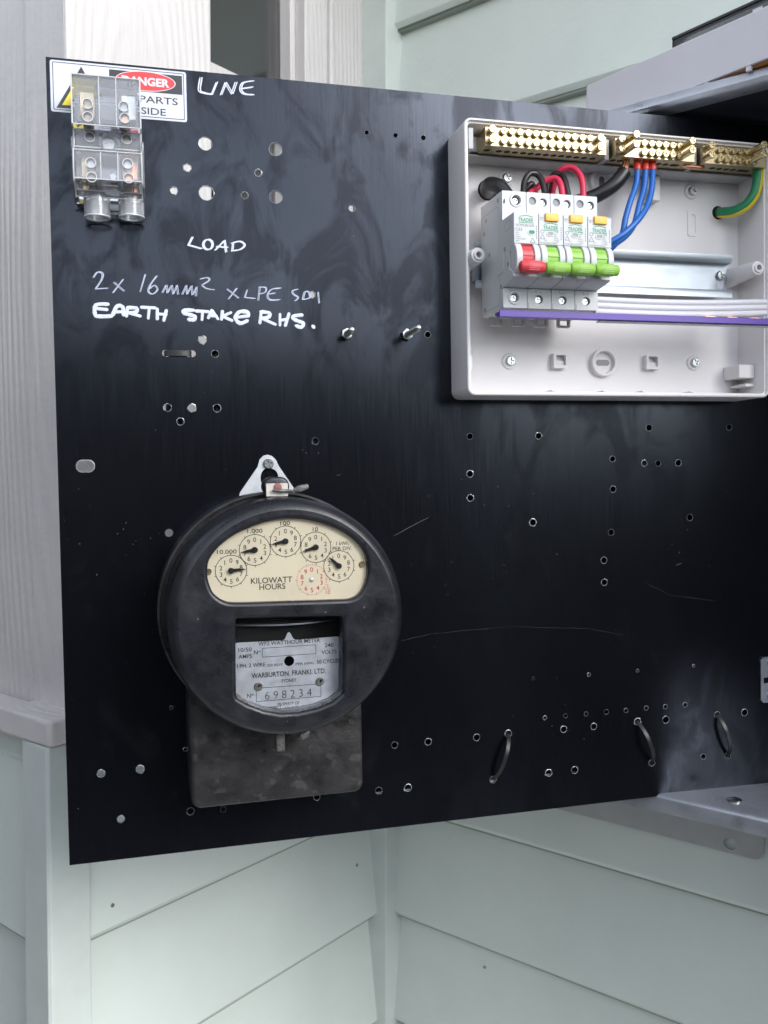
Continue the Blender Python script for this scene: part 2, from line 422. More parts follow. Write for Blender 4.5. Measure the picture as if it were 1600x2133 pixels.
def inst(name, me, parent, loc, rot=(0, 0, 0), scale=(1, 1, 1), bevel=0):
    """a part that shares its mesh with its likes; loc in the parent's own frame"""
    org, un = FRAME[parent.name]
    o = link(bpy.data.objects.new(name, me), parent)
    o.location = (Vector(loc) - org) * un; o.rotation_euler = rot; o.scale = scale
    if bevel:
        bv = o.modifiers.new('bevel', 'BEVEL'); bv.width = bevel * un; bv.segments = 2; bv.limit_method = 'ANGLE'; bv.angle_limit = math.radians(40)
    return o
def cross_poly(a, b, rot=0.0):
    p = [(a, b), (b, b), (b, a), (-b, a), (-b, b), (-a, b), (-a, -b), (-b, -b), (-b, -a), (b, -a), (b, -b), (a, -b)]
    c, s = math.cos(rot), math.sin(rot); return [(x * c - y * s, x * s + y * c) for x, y in p]
def screw_head(name, m, r, t, rot=0.0, slot=False, stem=0.0, stem_r=None):
    """pan head with a real cross (or slot) recess; base at z=0"""
    mb = MB(); cr = cross_poly(r * .66, r * .15, rot) if not slot else [(math.cos(rot) * a - math.sin(rot) * b, math.sin(rot) * a + math.cos(rot) * b) for a, b in ((r * .98, r * .13), (-r * .98, r * .13), (-r * .98, -r * .13), (r * .98, -r * .13))]
    if slot: cr = [(x * .86, y) for x, y in cr]
    z = stem
    mb.lathe([(r * .96, z - .05), (r, z + t * .35), (r * .93, z + t * .75), (r * .8, z + t)], (0, 0, 0), 20)
    mb.plate(circ(0, 0, r * .8, 20), [cr], z + t * .4, z + t)
    mb.lathe([(r * .7, z + t * .42)], (0, 0, 0), 20, cap0=True)
    if stem: mb.lathe([(stem_r or r * .8, 0), (stem_r or r * .8, stem)], (0, 0, 0), 16)
    return mesh(mb, name, m, ZERO)

# ------------------------------------------------------------------ the setting
g = MB(); g.add([(-40, -40, 0), (40, -40, 0), (40, 40, 0), (-40, 40, 0)], [(0, 1, 2, 3)])
go = solo('ground', g, 'soil', None, None, (0, 0, 0), frame='world', kind='structure')

BOARD, GRID = .15, hitA(780, 1912, .023)[1]       # weatherboard exposure and the height of one lap line
ZB = -EYE                                         # ground, seen from eye height
def board_mesh(fn0, a0, a1, name, org):
    """one lapped board from a0 to a1 along the wall, lower edge at z=0"""
    mb = MB(); prof = [(-.002, -.0028), (.0168, -.0028), (.0168, 0), (.0185, 0), (.0232, .0045), (.0240, .0062), (.0045, .166), (-.002, .166)]
    mb.loft([[fn0(a, d, z) for d, z in prof] for a in (a0, a1)])
    me = mesh(mb, name, ['weatherboard_paint', 'lap_shade'], (Vector(org), 1.0), 25)
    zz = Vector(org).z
    for p in me.polygons:      # strip under the lap, coloured dark to draw its shadow line
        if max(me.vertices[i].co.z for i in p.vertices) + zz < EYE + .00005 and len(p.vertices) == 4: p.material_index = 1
    return me
S_OUT = hitA(102, 1700, .030)[0]                   # outer corner, measured along the A wall
def weather_wall(label, fn, a0, a1, rows, org):
    t = thing('weatherboard_wall', label, 'wall', org, 'painted weatherboard walls', 'world')
    bk = MB(); bk.xbox(fn, a0, a1, -.03, -.001, ZB, rows[1])
    part('wall_backing', bk, 'weatherboard_paint', t)
    me = board_mesh(lambda a, d, z: fn(a, d, z), a0, a1, 'weatherboard', org)
    z = GRID
    while z > ZB: z -= BOARD
    z += BOARD
    while z < rows[1]:
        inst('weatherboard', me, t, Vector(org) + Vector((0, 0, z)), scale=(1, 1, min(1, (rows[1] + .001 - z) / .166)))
        z += BOARD
    return t
SILL_Z = hitA(104, 1560, .034)[1]                  # underside of the window sill
# B wall: full height, carries the meter box
wB = weather_wall('pale green weatherboard wall behind the open meter box', WB, .012, 1.6, (-9, .9), tuple(WB(.5, 0, ZB)))
# A wall: below the window only
wA = weather_wall('short pale green weatherboard wall under the white window, left of the inside corner', WA, .012, S_OUT - .04, (-9, SILL_Z - .001), tuple(WA(.2, 0, ZB)))
CO = WA(S_OUT - .03, 0, 0)
def WC(c, d, z): return CO - B_DIR * c + B_N * d + Vector((0, 0, z - 0))
wC = weather_wall('shaded grey green weatherboard return wall at the far left edge', WC, .0, .9, (-9, SILL_Z - .001), tuple(WC(.2, 0, ZB)))
nb = MB(); nb.lathe([(.0022, -.0005), (.0021, .0006), (.0012, .0009)], (0, 0, 0), 10, 'z', cap1=True)
nme = mesh(nb, 'nail', 'old_screw', (Vector((0, 0, 0)), 1.0))
for wall_, hit_, W_, nn, spots in ((wA, hitA, WA, A_N, ((222, 1880), (740, 1801))), (wB, hitB, WB, B_N, ((1008, 2016),))):
    for p in spots:
        a_, z_ = hit_(*p, .012); zrel = (z_ - GRID) % BOARD; dd = .0240 - .0195 * (zrel - .006) / .16
        o = inst('nail', nme, wall_, W_(a_, dd, z_)); o.rotation_euler = nn.to_track_quat('Z', 'Y').to_euler()
# corner stop (inside corner) and cover boards (outside corner)
st = MB(); st.xbox(lambda a, d, z: CORNER + A_DIR * a + B_DIR * d + Vector((0, 0, z)), -.004, .043, -.004, .040, ZB, .95)
solo('corner_stop', st, 'trim_paint', 'thin square painted timber strip filling the inside corner of the walls', 'trim', tuple(WA(.01, .01, ZB)), frame='world', bevel=.0015)
ct = thing('corner_cover', 'painted timber cover boards capping the outside corner below the sill', 'trim', tuple(WA(S_OUT, .02, ZB)), frame='world')
S_IN = hitA(186, 1960, .026)[0]
cb = MB(); cb.xbox(WA, S_IN, S_OUT, -.002, .030, ZB, SILL_Z - .0); part('cover_board', cb, 'trim_paint', ct, .002)
c_end = .043
cb = MB(); cb.xbox(lambda c, d, z: WA(S_OUT, .0285, 0) - B_DIR * c + Vector((0, 0, z)) + B_N * d, -.0, c_end, -.015, .0012, ZB, SILL_Z - .0); part('cover_board', cb, 'trim_paint', ct, .002)

# unseen eaves added over both walls to shade their upper parts
ev = MB(); ev.xbox(WA, -.02, 1.6, -.1, .26, .98, 1.02); ev.xbox(WB, -.02, 1.6, -.1, .26, .985, 1.025)
solo('shading_eaves', ev, 'white_trim', None, None, tuple(WA(.3, .1, .98)), frame='world', kind='structure')

# white window with corner post, sill, sash and jambs
ZT = 1.2
wn = thing('window', 'white timber window with grained corner post and dark glass beside the meter panel', 'window', tuple(WA(.25, .0, SILL_Z)), frame='world')
S_POST, S_PIN = hitA(138, 60, .020)[0], hitA(440, 60, .020)[0]
SILLT = hitA(107, 1498, .03)[1]
b = MB(); b.xbox(WA, S_PIN, S_POST, -.05, .020, SILLT - .01, ZT); part('corner_post', b, 'white_trim', wn, .002)
b = MB(); b.xbox(lambda c, d, z: WA(S_POST, .0185, 0) - B_DIR * c + B_N * d + Vector((0, 0, z)), .0005, .45, -.03, .0005, SILLT - .012, ZT); part('corner_post', b, 'white_trim', wn, .002)
sb = MB()
sb.xbox(WA, .03, S_OUT + .002, -.05, .036, SILL_Z + .001, SILLT)
part('sill', sb, 'white_trim', wn, .003)
sb = MB(); sb.xbox(lambda c, d, z: WA(S_OUT + .0, .0345, 0) - B_DIR * c + B_N * d + Vector((0, 0, z)), .0, .5, -.03, .003, SILL_Z + .002, SILLT - .001)
part('sill', sb, 'white_trim', wn, .003)
sx = lambda px, d: hitA(px, 100, d)[0]
s1, s2, s3, s4, s5 = sx(596, -.02), sx(616, -.012), sx(686, .004), sx(762, -.002), sx(797, .014)
b = MB(); b.xbox(WA, s2, s1, -.045, -.012, SILLT, ZT); part('sash_stile', b, 'white_trim', wn, .0015)
b = MB(); b.xbox(WA, s3, s2, -.045, .004, SILLT, ZT); part('jamb', b, 'white_trim', wn, .0015)
b = MB(); b.xbox(WA, s3 - .004, s3 + .004, .004, .010, SILLT, ZT); part('bead', b, 'white_trim', wn, .002)
b = MB(); b.xbox(WA, s4, s3 - .004, -.045, -.002, SILLT, ZT); part('jamb', b, 'white_trim', wn, .0015)
b = MB(); b.xbox(WA, .026, s4, -.045, .016, SILLT, ZT); part('jamb', b, 'white_trim', wn, .002)
zr = hitA(440, 128, -.016)[1]
b = MB(); b.xbox(WA, s1, S_PIN, -.04, -.016, zr - .036, zr); part('meeting_rail', b, 'white_trim', wn, .0015)
b = MB(); b.xbox(WA, s1, S_PIN, -.034, -.030, zr, ZT); part('pane', b, 'window_glass', wn)
b = MB(); b.xbox(WA, s1, S_PIN, -.044, -.040, SILLT, zr - .036); part('pane', b, 'window_glass', wn)
b = MB(); b.xbox(WA, s1 - .1, S_PIN + .08, -.055, -.052, SILLT, ZT); part('blind', b, 'blind_grey', wn)

# unseen surroundings added to shape the panel's reflections and the side light
fe = thing('reflection_fence', 'unseen dark board fence added to darken the panel reflection and side light', 'fence', (-.6, -2.3, 0), frame='world')
pb = MB(); pb.box(-.07, .07, -.008, .008, 0, 2.1)
pme = mesh(pb, 'added_paling', 'added_dark_timber', (Vector((0, 0, 0)), 1.0))
for i in range(32): inst('added_paling', pme, fe, (-2.3 + i * .145, -2.3, 0))
for i in range(30): inst('added_paling', pme, fe, (-1.75, -1.7 + i * .145, 0), rot=(0, 0, math.pi / 2), scale=(1, 1, 1.12))  # left run added to keep light off the left-facing surfaces
rl = MB(); rl.box(-2.35, 2.3, -2.36, -2.31, 1.7, 1.78); part('rail', rl, 'added_dark_timber', fe)
gw = MB(); gw.xbox(lambda a, b_, c: (2.3 + a * .62, -2.2 + a * .78, c), 0, 4.5, 0, .12, 0, 1.52)  # added wall; its height sets where the mirrored sky begins
solo('reflection_wall', gw, 'added_dark_timber', 'unseen low dark wall added to shape the panel reflection', 'wall', (3.4, -2.0, 0), frame='world')

nh = MB(); nh.xbox(lambda a, b_, c: (3.6 + a * .62, -5.2 + a * .78, c), 0, 8, 0, .3, 0, 2.05)  # added wall that dims the bright band mirrored in the panel
solo('pale_reflection_wall', nh, 'weatherboard_paint', 'unseen pale wall added beyond the low wall to soften the panel reflection', 'wall', (5.5, -3.0, 0), frame='world')

# ------------------------------------------------------------------ meter box enclosure on the B wall
EB0, EB1, ED = .42, 1.12, .25
EZ0 = hitB(1382, 1657, ED)[1]; EZ1 = hitB(1292, 234, ED)[1]
en = thing('meter_enclosure', 'open galvanised steel meter enclosure fixed to the weatherboard wall', 'enclosure', tuple(WB(.7, .1, EZ0)), frame='world')
T = .0016
def eb(name, a0, a1, d0, d1, z0, z1, m, bevel=0.0):
    b = MB(); b.xbox(WB, a0, a1, d0, d1, z0, z1); return part(name, b, m, en, bevel)
eb('back_plate', EB0, EB1, .019, .022, EZ0 + .002, EZ1 - .002, 'inside_shade')
eb('side_plate', EB0, EB0 + .002, .022, ED - .002, EZ0, EZ1, 'inside_shade')
eb('side_plate', EB1 - .002, EB1, .022, ED - .002, EZ0, EZ1, 'inside_shade')
eb('shade_liner', EB0 + .003, EB1 - .003, .023, ED - .022, EZ1 - .004, EZ1 - .0025, 'inside_shade')
# floor and roof with rolled front lips
def tray(name, z, sign, lip):
    prof = [(.022, z)]
    r = .004
    for i in range(6):
        t = math.pi / 2 * i / 5; prof.append((ED - r + r * math.sin(t), z - sign * (r - r * math.cos(t))))
    prof.append((ED, z - sign * lip))
    inn = [(d - T if k else d, zz - sign * T) if k < len(prof) - 1 else (d - T, zz) for k, (d, zz) in enumerate(prof)]
    poly = prof + inn[::-1]
    b = MB(); b.loft([[WB(a, d, zz) for d, zz in poly] for a in (EB0, EB1)]); return part(name, b, 'enclosure_steel', en)
tray('floor_tray', EZ0, 1, .015)
rt = [(.022, EZ1 + .006), (ED - .004, EZ1 + .006), (ED - .001, EZ1 + .0045), (ED, EZ1 + .002), (ED, EZ1 - .002), (ED - .002, EZ1 - .0045), (ED - .005, EZ1 - .0055), (ED - .019, EZ1 - .0055), (ED - .021, EZ1 - .004), (ED - .021, EZ1 + .003), (.022, EZ1 + .003)]
b = MB(); b.loft([[WB(a, d, zz) for d, zz in rt] for a in (EB0, EB1)]); part('roof_tray', b, 'enclosure_steel', en)
# rivet on the floor
rd_ = ray(1530, 1668); rp_ = CAMV + rd_ * ((EYE + EZ0 - CAMV.z) / rd_.z)
rv = MB(); rv.lathe([(.0062, 0), (.006, .0012), (.0035, .0022), (.001, .0024)], tuple(rp_), 16, cap1=True); part('rivet', rv, 'zinc', en)
# mounting flange below the floor with its round hole
fb1, fz1 = hitB(1590, 1795, .021); fb0 = hitB(1144, 1690, .021)[0]; hb, hz = hitB(1521, 1757, .021)
fl = MB()
r = .010; zt = EZ0 - .002
outl = [(fb0, zt), (fb1, zt)] + [(fb1 - r + r * math.cos(t), fz1 + r + r * math.sin(t)) for t in [math.radians(-90 * i / 5) for i in range(6)]] + [(fb0, fz1)]
fl.plate(outl, [circ(hb, hz, .0066, 24)], .019, .021, lambda x, y, z: tuple(WB(x, z, y)))
part('mounting_flange', fl, 'bracket_grey', en)

# board cover and smoky lid lying on top of the enclosure
cz0 = EZ1 + .0075
P0 = CAMV + ray(1218, 180) * .835
CD = Vector((.6, -.8, 0)); CN = Vector((-.8, -.6, 0))
cz1 = P0.z - EYE
base = Vector((P0.x, P0.y, EYE))
def WK(a, d, z): return base + CD * a - CN * d + Vector((0, 0, z))
cv = thing('board_cover', 'white plastic switchboard cover lying on top of the steel enclosure', 'cover', tuple(WK(.2, .1, cz0)), frame='world')
b = MB(); ol = rrect(0, .42, 0, .19, .004, 3)
b.plate(ol, [rrect(.003, .417, .003, .187, .003, 3)], cz0, cz1 - .002, lambda x, y, z: tuple(WK(x, y, z)))
part('side_wall', b, 'cover_plastic', cv)
b = MB(); b.loft([[tuple(WK(x, y, z)) for x, y in p] for p, z in ((ol, cz1 - .002), (ol, cz1 - .001), (offset(ol, -.001), cz1))]); part('face', b, 'cover_plastic', cv)
b = MB(); b.xbox(WK, .0035, .416, .0035, .186, cz0 - .0012, cz0 + .003); part('inner_tray', b, 'plywood', cv)
for px, py in ((1470, 168), (1558, 140)):
    a = (Vector((P0.x, P0.y, 0)) * 0 + Vector((0, 0, 0)))
    aa = .0
    d = ray(px, py); t = (base - CAMV).dot(CN) / d.dot(CN); aa = (CAMV + d * t - base).dot(CD)
    b = MB(); b.xbox(WK, aa - .002, aa + .002, .0005, .003, cz0 - .004, cz0 + .0005); part('nub', b, 'cover_plastic', cv)
def hitK(px, py, d):
    r_ = ray(px, py); o = base - CN * d; t = (o - CAMV).dot(CN) / r_.dot(CN); p = CAMV + r_ * t - base
    return p.dot(CD), p.z
k0, kz = hitK(1401, 70, .012)
ld = thing('smoky_lid', 'smoky translucent lid with black edge resting on the white cover', 'lid', tuple(WK(k0 + .1, .05, cz1)), frame='world')
kt = cz1 + .0125
b = MB(); b.xbox(WK, k0 + .0012, .41, .0122, .0142, cz1 + .0004, kt); part('front_lip', b, 'smoky_plastic', ld)
b = MB(); b.xbox(WK, k0, .41, .011, .016, kt, kt + .0022); b.xbox(WK, k0, k0 + .0012, .0115, .0155, cz1 + .0004, kt); part('edge_trim', b, 'sticker_black', ld, .0003)
b = MB(); b.xbox(WK, k0 + .001, .41, .016, .12, kt + .0002, kt + .002); part('lid_sheet', b, 'smoky_plastic', ld)
kl, kzl = hitK(1578, 26, .0115)
b = MB(); b.xbox(WK, kl - .004, kl + .004, .0112, .0120, cz1 + .001, cz1 + .0075); part('paper_tag', b, 'sticker_white', ld)

# ------------------------------------------------------------------ the black hinged panel
PW, PH, PT = 600.0, 570.0, 1.6
HOLES = [  # photo x, y, diameter in photo pixels
    (428, 299, 29), (430, 402, 31), (574, 311, 27), (575, 410, 27), (390, 349, 16), (362, 397, 15), (538, 360, 14), (510, 407, 14),
    (764, 276, 9), (824, 282, 9), (882, 287, 10), (733, 434, 13), (650, 614, 13), (422, 708, 16), (448, 737, 15), (891, 697, 12),
    (349, 849, 16), (400, 850, 16), (452, 850, 16), (376, 878, 15), (657, 919, 14), (352, 1110, 16), (357, 1474, 7), (211, 1611, 16), (292, 1602, 16), (252, 1706, 16),
    (386, 1561, 8), (397, 1690, 15), (465, 1686, 12), (660, 1660, 13), (979, 909, 12), (1122, 908, 12), (1352, 891, 12), (1519, 890, 11), (1276, 956, 11), (1342, 965, 11),
    (1371, 965, 11), (1413, 964, 12), (979, 987, 13), (980, 1037, 13), (1277, 1019, 12), (1110, 1088, 13), (1437, 1078, 12), (1273, 1109, 12), (1258, 1167, 12), (1259, 1213, 12),
    (1111, 1413, 6), (1227, 1405, 6), (1328, 1397, 5), (1445, 1387, 5), (1135, 1495, 7), (1178, 1491, 8), (1221, 1487, 8), (1263, 1483, 9), (1304, 1480, 8), (1346, 1475, 8),
    (1386, 1472, 8), (1427, 1468, 8), (1174, 1519, 12), (1237, 1513, 12), (1387, 1499, 13), (822, 1552, 13), (892, 1545, 13), (993, 1536, 13), (789, 1647, 14), (850, 1641, 14),
    (1143, 1610, 13), (1197, 1604, 13), (1465, 1576, 10), (1551, 1484, 12), (1059, 1528, 13), (1027, 1624, 13), (1328, 1503, 12), (1358, 1589, 12), (1494, 1489, 11), (1516, 1574, 11)]
pan = thing('meter_board', 'black painted steel meter panel swung open, drilled full of holes', 'panel', (PW / 2, -PH, 0))
def qs(px, py): # mm per photo pixel on the panel
    a = Q(px - 5, py); b_ = Q(px + 5, py); return math.hypot(b_[0] - a[0], b_[1] - a[1]) / 10
hl = []; info = []
for px, py, d in HOLES:
    c = Q(px, py); r = d * qs(px, py) / 2; n = 20 if d > 10 else 12
    hl.append([(c[0] + r * (1 + random.uniform(-.05, .05)) * math.cos(2 * math.pi * i / n), c[1] + r * (1 + random.uniform(-.05, .05)) * math.sin(2 * math.pi * i / n)) for i in range(n)])
    info.append((c, r, d, px, py))
c = Q(178, 971); hl.append(rrect(c[0] - 6.2, c[0] + 6.2, c[1] - 4.2, c[1] + 4.2, 4.0, 6)); slot_c = c
ca, cb_ = Q(345, 736), Q(401, 736); hl.append(rrect(ca[0] - 2.4, cb_[0] + 2.4, (ca[1] + cb_[1]) / 2 - 2.5, (ca[1] + cb_[1]) / 2 + 2.5, 2.3, 6)); tie_slot = (ca, cb_)
mb = MB(); mb.plate([(0, -PH), (PW, -PH), (PW, 0), (0, 0)], hl, -PT, 0)
part('sheet', mb, 'panel_black', pan, smooth=25)
# torn bare-metal rims left by the drill
for k, (c, r, d, px, py) in enumerate(info):
    if px < 600 and d > 20: w0 = .25
    else: w0 = .42 if d > 9 else .32
    n = 22; vs = []; fs = []; rk = random.choice((.45, .8, 1.0, 1.25))
    for i in range(n):
        t = 2 * math.pi * i / n; g1 = random.random()
        ww = w0 * rk * (.2 + 1.0 * g1) * (1.9 if random.random() < .09 else 1)
        for rr, z in ((r * .97, .05), (r * 1.0 + .05, .12 + .15 * g1), (r + ww, .04)):
            vs.append((c[0] + rr * math.cos(t), c[1] + rr * math.sin(t), z))
    for i in range(n):
        j = (i + 1) % n
        for q_ in range(2): fs.append((i * 3 + q_, j * 3 + q_, j * 3 + q_ + 1, i * 3 + q_ + 1))
    mb = MB(); mb.add(vs, fs); part('hole_rim', mb, 'bare_edge', pan, smooth=0)
for poly in (rrect(slot_c[0] - 6.2, slot_c[0] + 6.2, slot_c[1] - 4.2, slot_c[1] + 4.2, 4.0, 6),):
    mb = MB(); mb.loft([[(x, y, .02) for x, y in offset(poly, -.1)], [(x, y, .1) for x, y in poly], [(x, y, .03) for x, y in offset(poly, .25)]], False, False); part('hole_rim', mb, 'bare_edge', pan)
# scratches and scuffs
SCR = [((820, 1116), (893, 1078), .5), ((835, 1335), (900, 1320), .14), ((900, 1320), (1060, 1305), .14), ((1060, 1305), (1230, 1310), .14), ((1230, 1310), (1300, 1322), .14),
       ((1345, 1213), (1395, 1240), .14), ((1395, 1240), (1490, 1252), .14), ((1408, 1178), (1420, 1173), .45), ((700, 990), (712, 988), .3)]
mb = MB()
for a, b_, wd in SCR:
    pts = []
    for i in range(6):
        t = i / 5; q_ = Q(a[0] + (b_[0] - a[0]) * t + random.uniform(-1, 1), a[1] + (b_[1] - a[1]) * t + random.uniform(-1, 1)); pts.append((q_[0], q_[1], .0))
    mb.tube(pts, [wd * .15 * (.3 + math.sin(math.pi * (i + .5) / 6)) for i in range(6)], 6, flat=.35)
for i in range(60):
    px, py = random.choice(((270, 1095), (1060, 1070), (980, 1215), (1430, 1150), (640, 930), (830, 1180), (1150, 1440), (900, 640))); px += random.gauss(0, 55); py += random.gauss(0, 55)
    if 340 < px < 850 and 1000 < py < 1700: continue
    q_ = Q(px, py); l = random.uniform(.2, .7); a = random.uniform(0, 3.1)
    mb.tube([(q_[0] - l * math.cos(a), q_[1] - l * math.sin(a), 0), (q_[0], q_[1], 0), (q_[0] + l * math.cos(a), q_[1] + l * math.sin(a), 0)], [.05, .16, .05], 5, flat=.5)
part('scratches', mb, 'scratch', pan)['kind'] = 'stuff'

# white paint-pen writing
def strokes(name, S_, ox, oy, k, w, m, double=0.0, label=None):
    mb = MB(); cnt = 0
    for st_ in S_:
        pts2 = [(ox + x / k, oy + y / k) for x, y in st_]
        if len(pts2) > 2: pts2 = catmull(pts2, 4, closed=False)
        P = [Q(*p) for p in pts2]
        for sgn in ((-1, 1) if double else (0,)):
            cnt += 1; jx, jy = random.uniform(-.15, .15), random.uniform(-.15, .15)
            path = [(x + sgn * double + jx, y + sgn * double * .35 + jy, .02 + .003 * (cnt % 5)) for x, y in P]
            n = len(path); rr = [w / 2 * (.8 if i in (0, n - 1) else 1) * random.uniform(.86, 1.12) for i in range(n)]
            d0 = (Vector(path[0]) - Vector(path[1])).normalized() * w * .3; d1 = (Vector(path[-1]) - Vector(path[-2])).normalized() * w * .3
            path = [tuple(Vector(path[0]) + d0)] + path + [tuple(Vector(path[-1]) + d1)]; rr = [w * .2] + rr + [w * .2]
            mb.tube(path, rr, 8, flat=.09)
    return part(name, mb, m, pan, label=label)
def ell(cx, cy, rx, ry, n=9): return [(cx + rx * math.cos(2 * math.pi * i / n), cy + ry * math.sin(2 * math.pi * i / n)) for i in range(n + 1)]
strokes('handwriting', [[(1130, 205), (1118, 290), (1150, 312), (1205, 322)], [(1205, 322), (1240, 238)], [(1268, 325), (1300, 240)], [(1300, 240), (1345, 318)], [(1345, 318), (1373, 238)],
         [(1490, 228), (1420, 242), (1405, 290), (1430, 318), (1490, 325)], [(1412, 282), (1485, 272)]], 80, 100, 3.333, .95, 'marker_ink_thick', .62, 'LINE in white paint pen')
strokes('handwriting', [[(680, 42), (655, 93)], [(655, 93), (738, 116)], ell(780, 90, 30, 32), [(828, 125), (885, 65)], [(885, 65), (895, 138)], [(835, 104), (905, 110)], [(940, 85), (935, 132)], [(932, 82), (985, 70), (1015, 95), (985, 122), (938, 130)]],
        180, 480, 3.077, 1.0, 'marker_ink_thick', .45, 'LOAD in white paint pen')
strokes('handwriting', [[(45, 302), (70, 268), (103, 278), (95, 320), (60, 372)], [(60, 374), (135, 370)], [(178, 332), (243, 388)], [(236, 314), (170, 400)], [(378, 282), (345, 393)], [(450, 292), (408, 350), (397, 392), (425, 408), (455, 380), (435, 352), (402, 375)],
         [(488, 398), (512, 352)], [(512, 352), (520, 400)], [(520, 400), (548, 352)], [(548, 352), (556, 408)], [(556, 408), (580, 352)], [(580, 352), (588, 410)], [(615, 410), (642, 352)], [(642, 352), (646, 408)], [(646, 408), (675, 356)], [(675, 356), (680, 412)], [(680, 412), (706, 362)], [(706, 362), (702, 420)],
         [(732, 312), (775, 303), (788, 320), (742, 350)], [(742, 352), (770, 372), (818, 380)], [(902, 376), (976, 434)], [(964, 372), (912, 440)], [(1030, 382), (1016, 428)], [(1016, 430), (1080, 437)], [(1112, 368), (1102, 448)], [(1106, 364), (1150, 368), (1145, 398), (1108, 408)],
         [(1245, 370), (1185, 378), (1160, 418), (1180, 445), (1238, 444)], [(1168, 408), (1210, 402)], [(1355, 376), (1322, 386), (1328, 408), (1358, 428), (1342, 448), (1338, 446)], [(1388, 440), (1402, 392), (1432, 400), (1430, 432), (1390, 442)], [(1485, 396), (1493, 466)]],
        180, 480, 3.077, .62, 'marker_ink', .42, '2x 16mm² XLPE SDI in white paint pen')
strokes('handwriting', [[(142, 472), (62, 478), (58, 540), (90, 550), (165, 548)], [(48, 500), (132, 508)], [(168, 545), (195, 488), (232, 492), (238, 545)], [(178, 524), (234, 522)], [(256, 550), (264, 492)], [(264, 494), (322, 497), (318, 522), (272, 528)], [(275, 528), (348, 550)], [(352, 492), (442, 496)], [(402, 498), (396, 562)],
         [(455, 502), (455, 568)], [(513, 512), (496, 578)], [(460, 536), (512, 540)], [(688, 512), (630, 512), (622, 528), (660, 540), (695, 552), (688, 572), (652, 570)], [(702, 516), (782, 521)], [(745, 522), (742, 572)], [(782, 562), (806, 512)], [(806, 512), (845, 568)], [(786, 546), (834, 550)], [(872, 518), (866, 572)], [(928, 527), (876, 550)], [(878, 552), (935, 578)],
         [(1040, 545), (1030, 522), (980, 522), (955, 560), (985, 594), (1034, 577)], [(962, 556), (1040, 547)], [(1122, 522), (1113, 594)], [(1117, 522), (1175, 531), (1165, 558), (1122, 564)], [(1130, 566), (1213, 603)], [(1240, 537), (1240, 608)], [(1300, 532), (1276, 610)], [(1242, 577), (1288, 570)],
         [(1384, 542), (1330, 548), (1326, 566), (1360, 582), (1390, 596), (1378, 620), (1342, 610)], [(1450, 612), (1456, 618), (1460, 624)]],
        180, 480, 3.077, 2.75, 'marker_ink_thick', 0, 'EARTH STAKE RHS. in thick white paint pen')

# black insulating board fixed behind the panel, and the cables tied there
mb = MB(); mb.box(221, 585, -545, -22, -16, -12); part('backing_board', mb, 'cable_black', pan)
a, b_ = Q(640, 890, -8), Q(676, 950, -8); mb = MB(); mb.box(a[0], b_[0], b_[1], a[1], -10, -6); part('rear_spacer', mb, 'cable_black', pan)
a, b_ = Q(340, 1455, -20), Q(700, 1712, -20); mb = MB(); mb.box(a[0], b_[0], b_[1], a[1], -22, -18); part('rear_spacer', mb, 'cable_black', pan)
for (xa, ya), (xb, yb), lab in (((371, 730), (362, 905), 'thick black cable tied behind the slot, glimpsed through holes'), ((450, 700), (452, 900), 'thick black cable behind the panel, glimpsed through two ring holes')):
    a, b_ = Q(xa, ya, -14), Q(xb, yb, -14); dx, dy = b_[0] - a[0], b_[1] - a[1]
    mb = MB(); mb.tube([(a[0] - dx * .3, a[1] - dy * .3, -14), (*a, -11), ((a[0] + b_[0]) / 2, (a[1] + b_[1]) / 2, -11.5), (*b_, -11), (b_[0] + dx * .8, b_[1] + dy * .8, -18)], 6.8 if 'slot' in lab else 5, 14)
    solo('rear_cable', mb, 'cable_black', lab, 'cable', (*a, -11), 'cables tied behind the panel')

# hinge plate at the far edge of the panel
hp = thing('hinge', 'small zinc hinge plate at the edge of the black panel', 'hinge', (580, -498, 0))
u0, v0 = Q(1585, 1370, 2); _, v1 = Q(1585, 1465, 2)
mb = MB(); ch = 3
mb.plate([(u0, v1 + ch), (u0 + ch, v1), (PW - 4, v1), (PW - 4, v0), (u0 + ch, v0), (u0, v0 - ch)], [rrect(u0 + 3, u0 + 9, (v0 + v1) / 2 - 3, (v0 + v1) / 2 + 2, .5, 2)], .1, 2)
part('leaf', mb, 'hinge_zinc', hp, .3)
mb = MB(); mb.lathe([(4, 0), (4, v0 - v1)], (PW - 1, v1, 2.5), 16, 'y', True, True); part('knuckle', mb, 'hinge_zinc', hp)
sc_ = screw_head('screw', 'zinc', 3.2, 1.6, .3)
for vv in (v0 - 5, v1 + 6): inst('screw', sc_, hp, (u0 + 9.5, vv, 2))

# two stud bolts with nuts
for i, (b0, tip, lab) in enumerate((((722, 696), (736, 675), 'short zinc stud bolt with hex nut below the writing on the panel'), ((848, 697), (877, 682), 'longer zinc stud bolt with hex nut next to the board box'))):
    c = Q(b0[0], b0[1], 2); L_ = (22, 34)[i]
    t = thing('stud_bolt', lab, 'bolt', (c[0], c[1], 0), 'stud bolts on the black panel')
    mb = MB(); mb.bevprism(circ(c[0], c[1], 4.6, 6, .4 + i * .3), .05, 4.2, .7); part('nut', mb, 'zinc', t, smooth=20)
    mb = MB(); prof = [(2.3, 0)]
    z = 4.2
    while z < L_ - 1: prof += [(2.5, z), (2.2, z + .35)]; z += .7
    prof += [(2.3, L_ - .8), (1.5, L_)]
    tx, ty = (0, 0)
    mb.lathe(prof, (c[0], c[1], 0), 16, cap1=True); part('thread', mb, 'zinc', t, smooth=50)

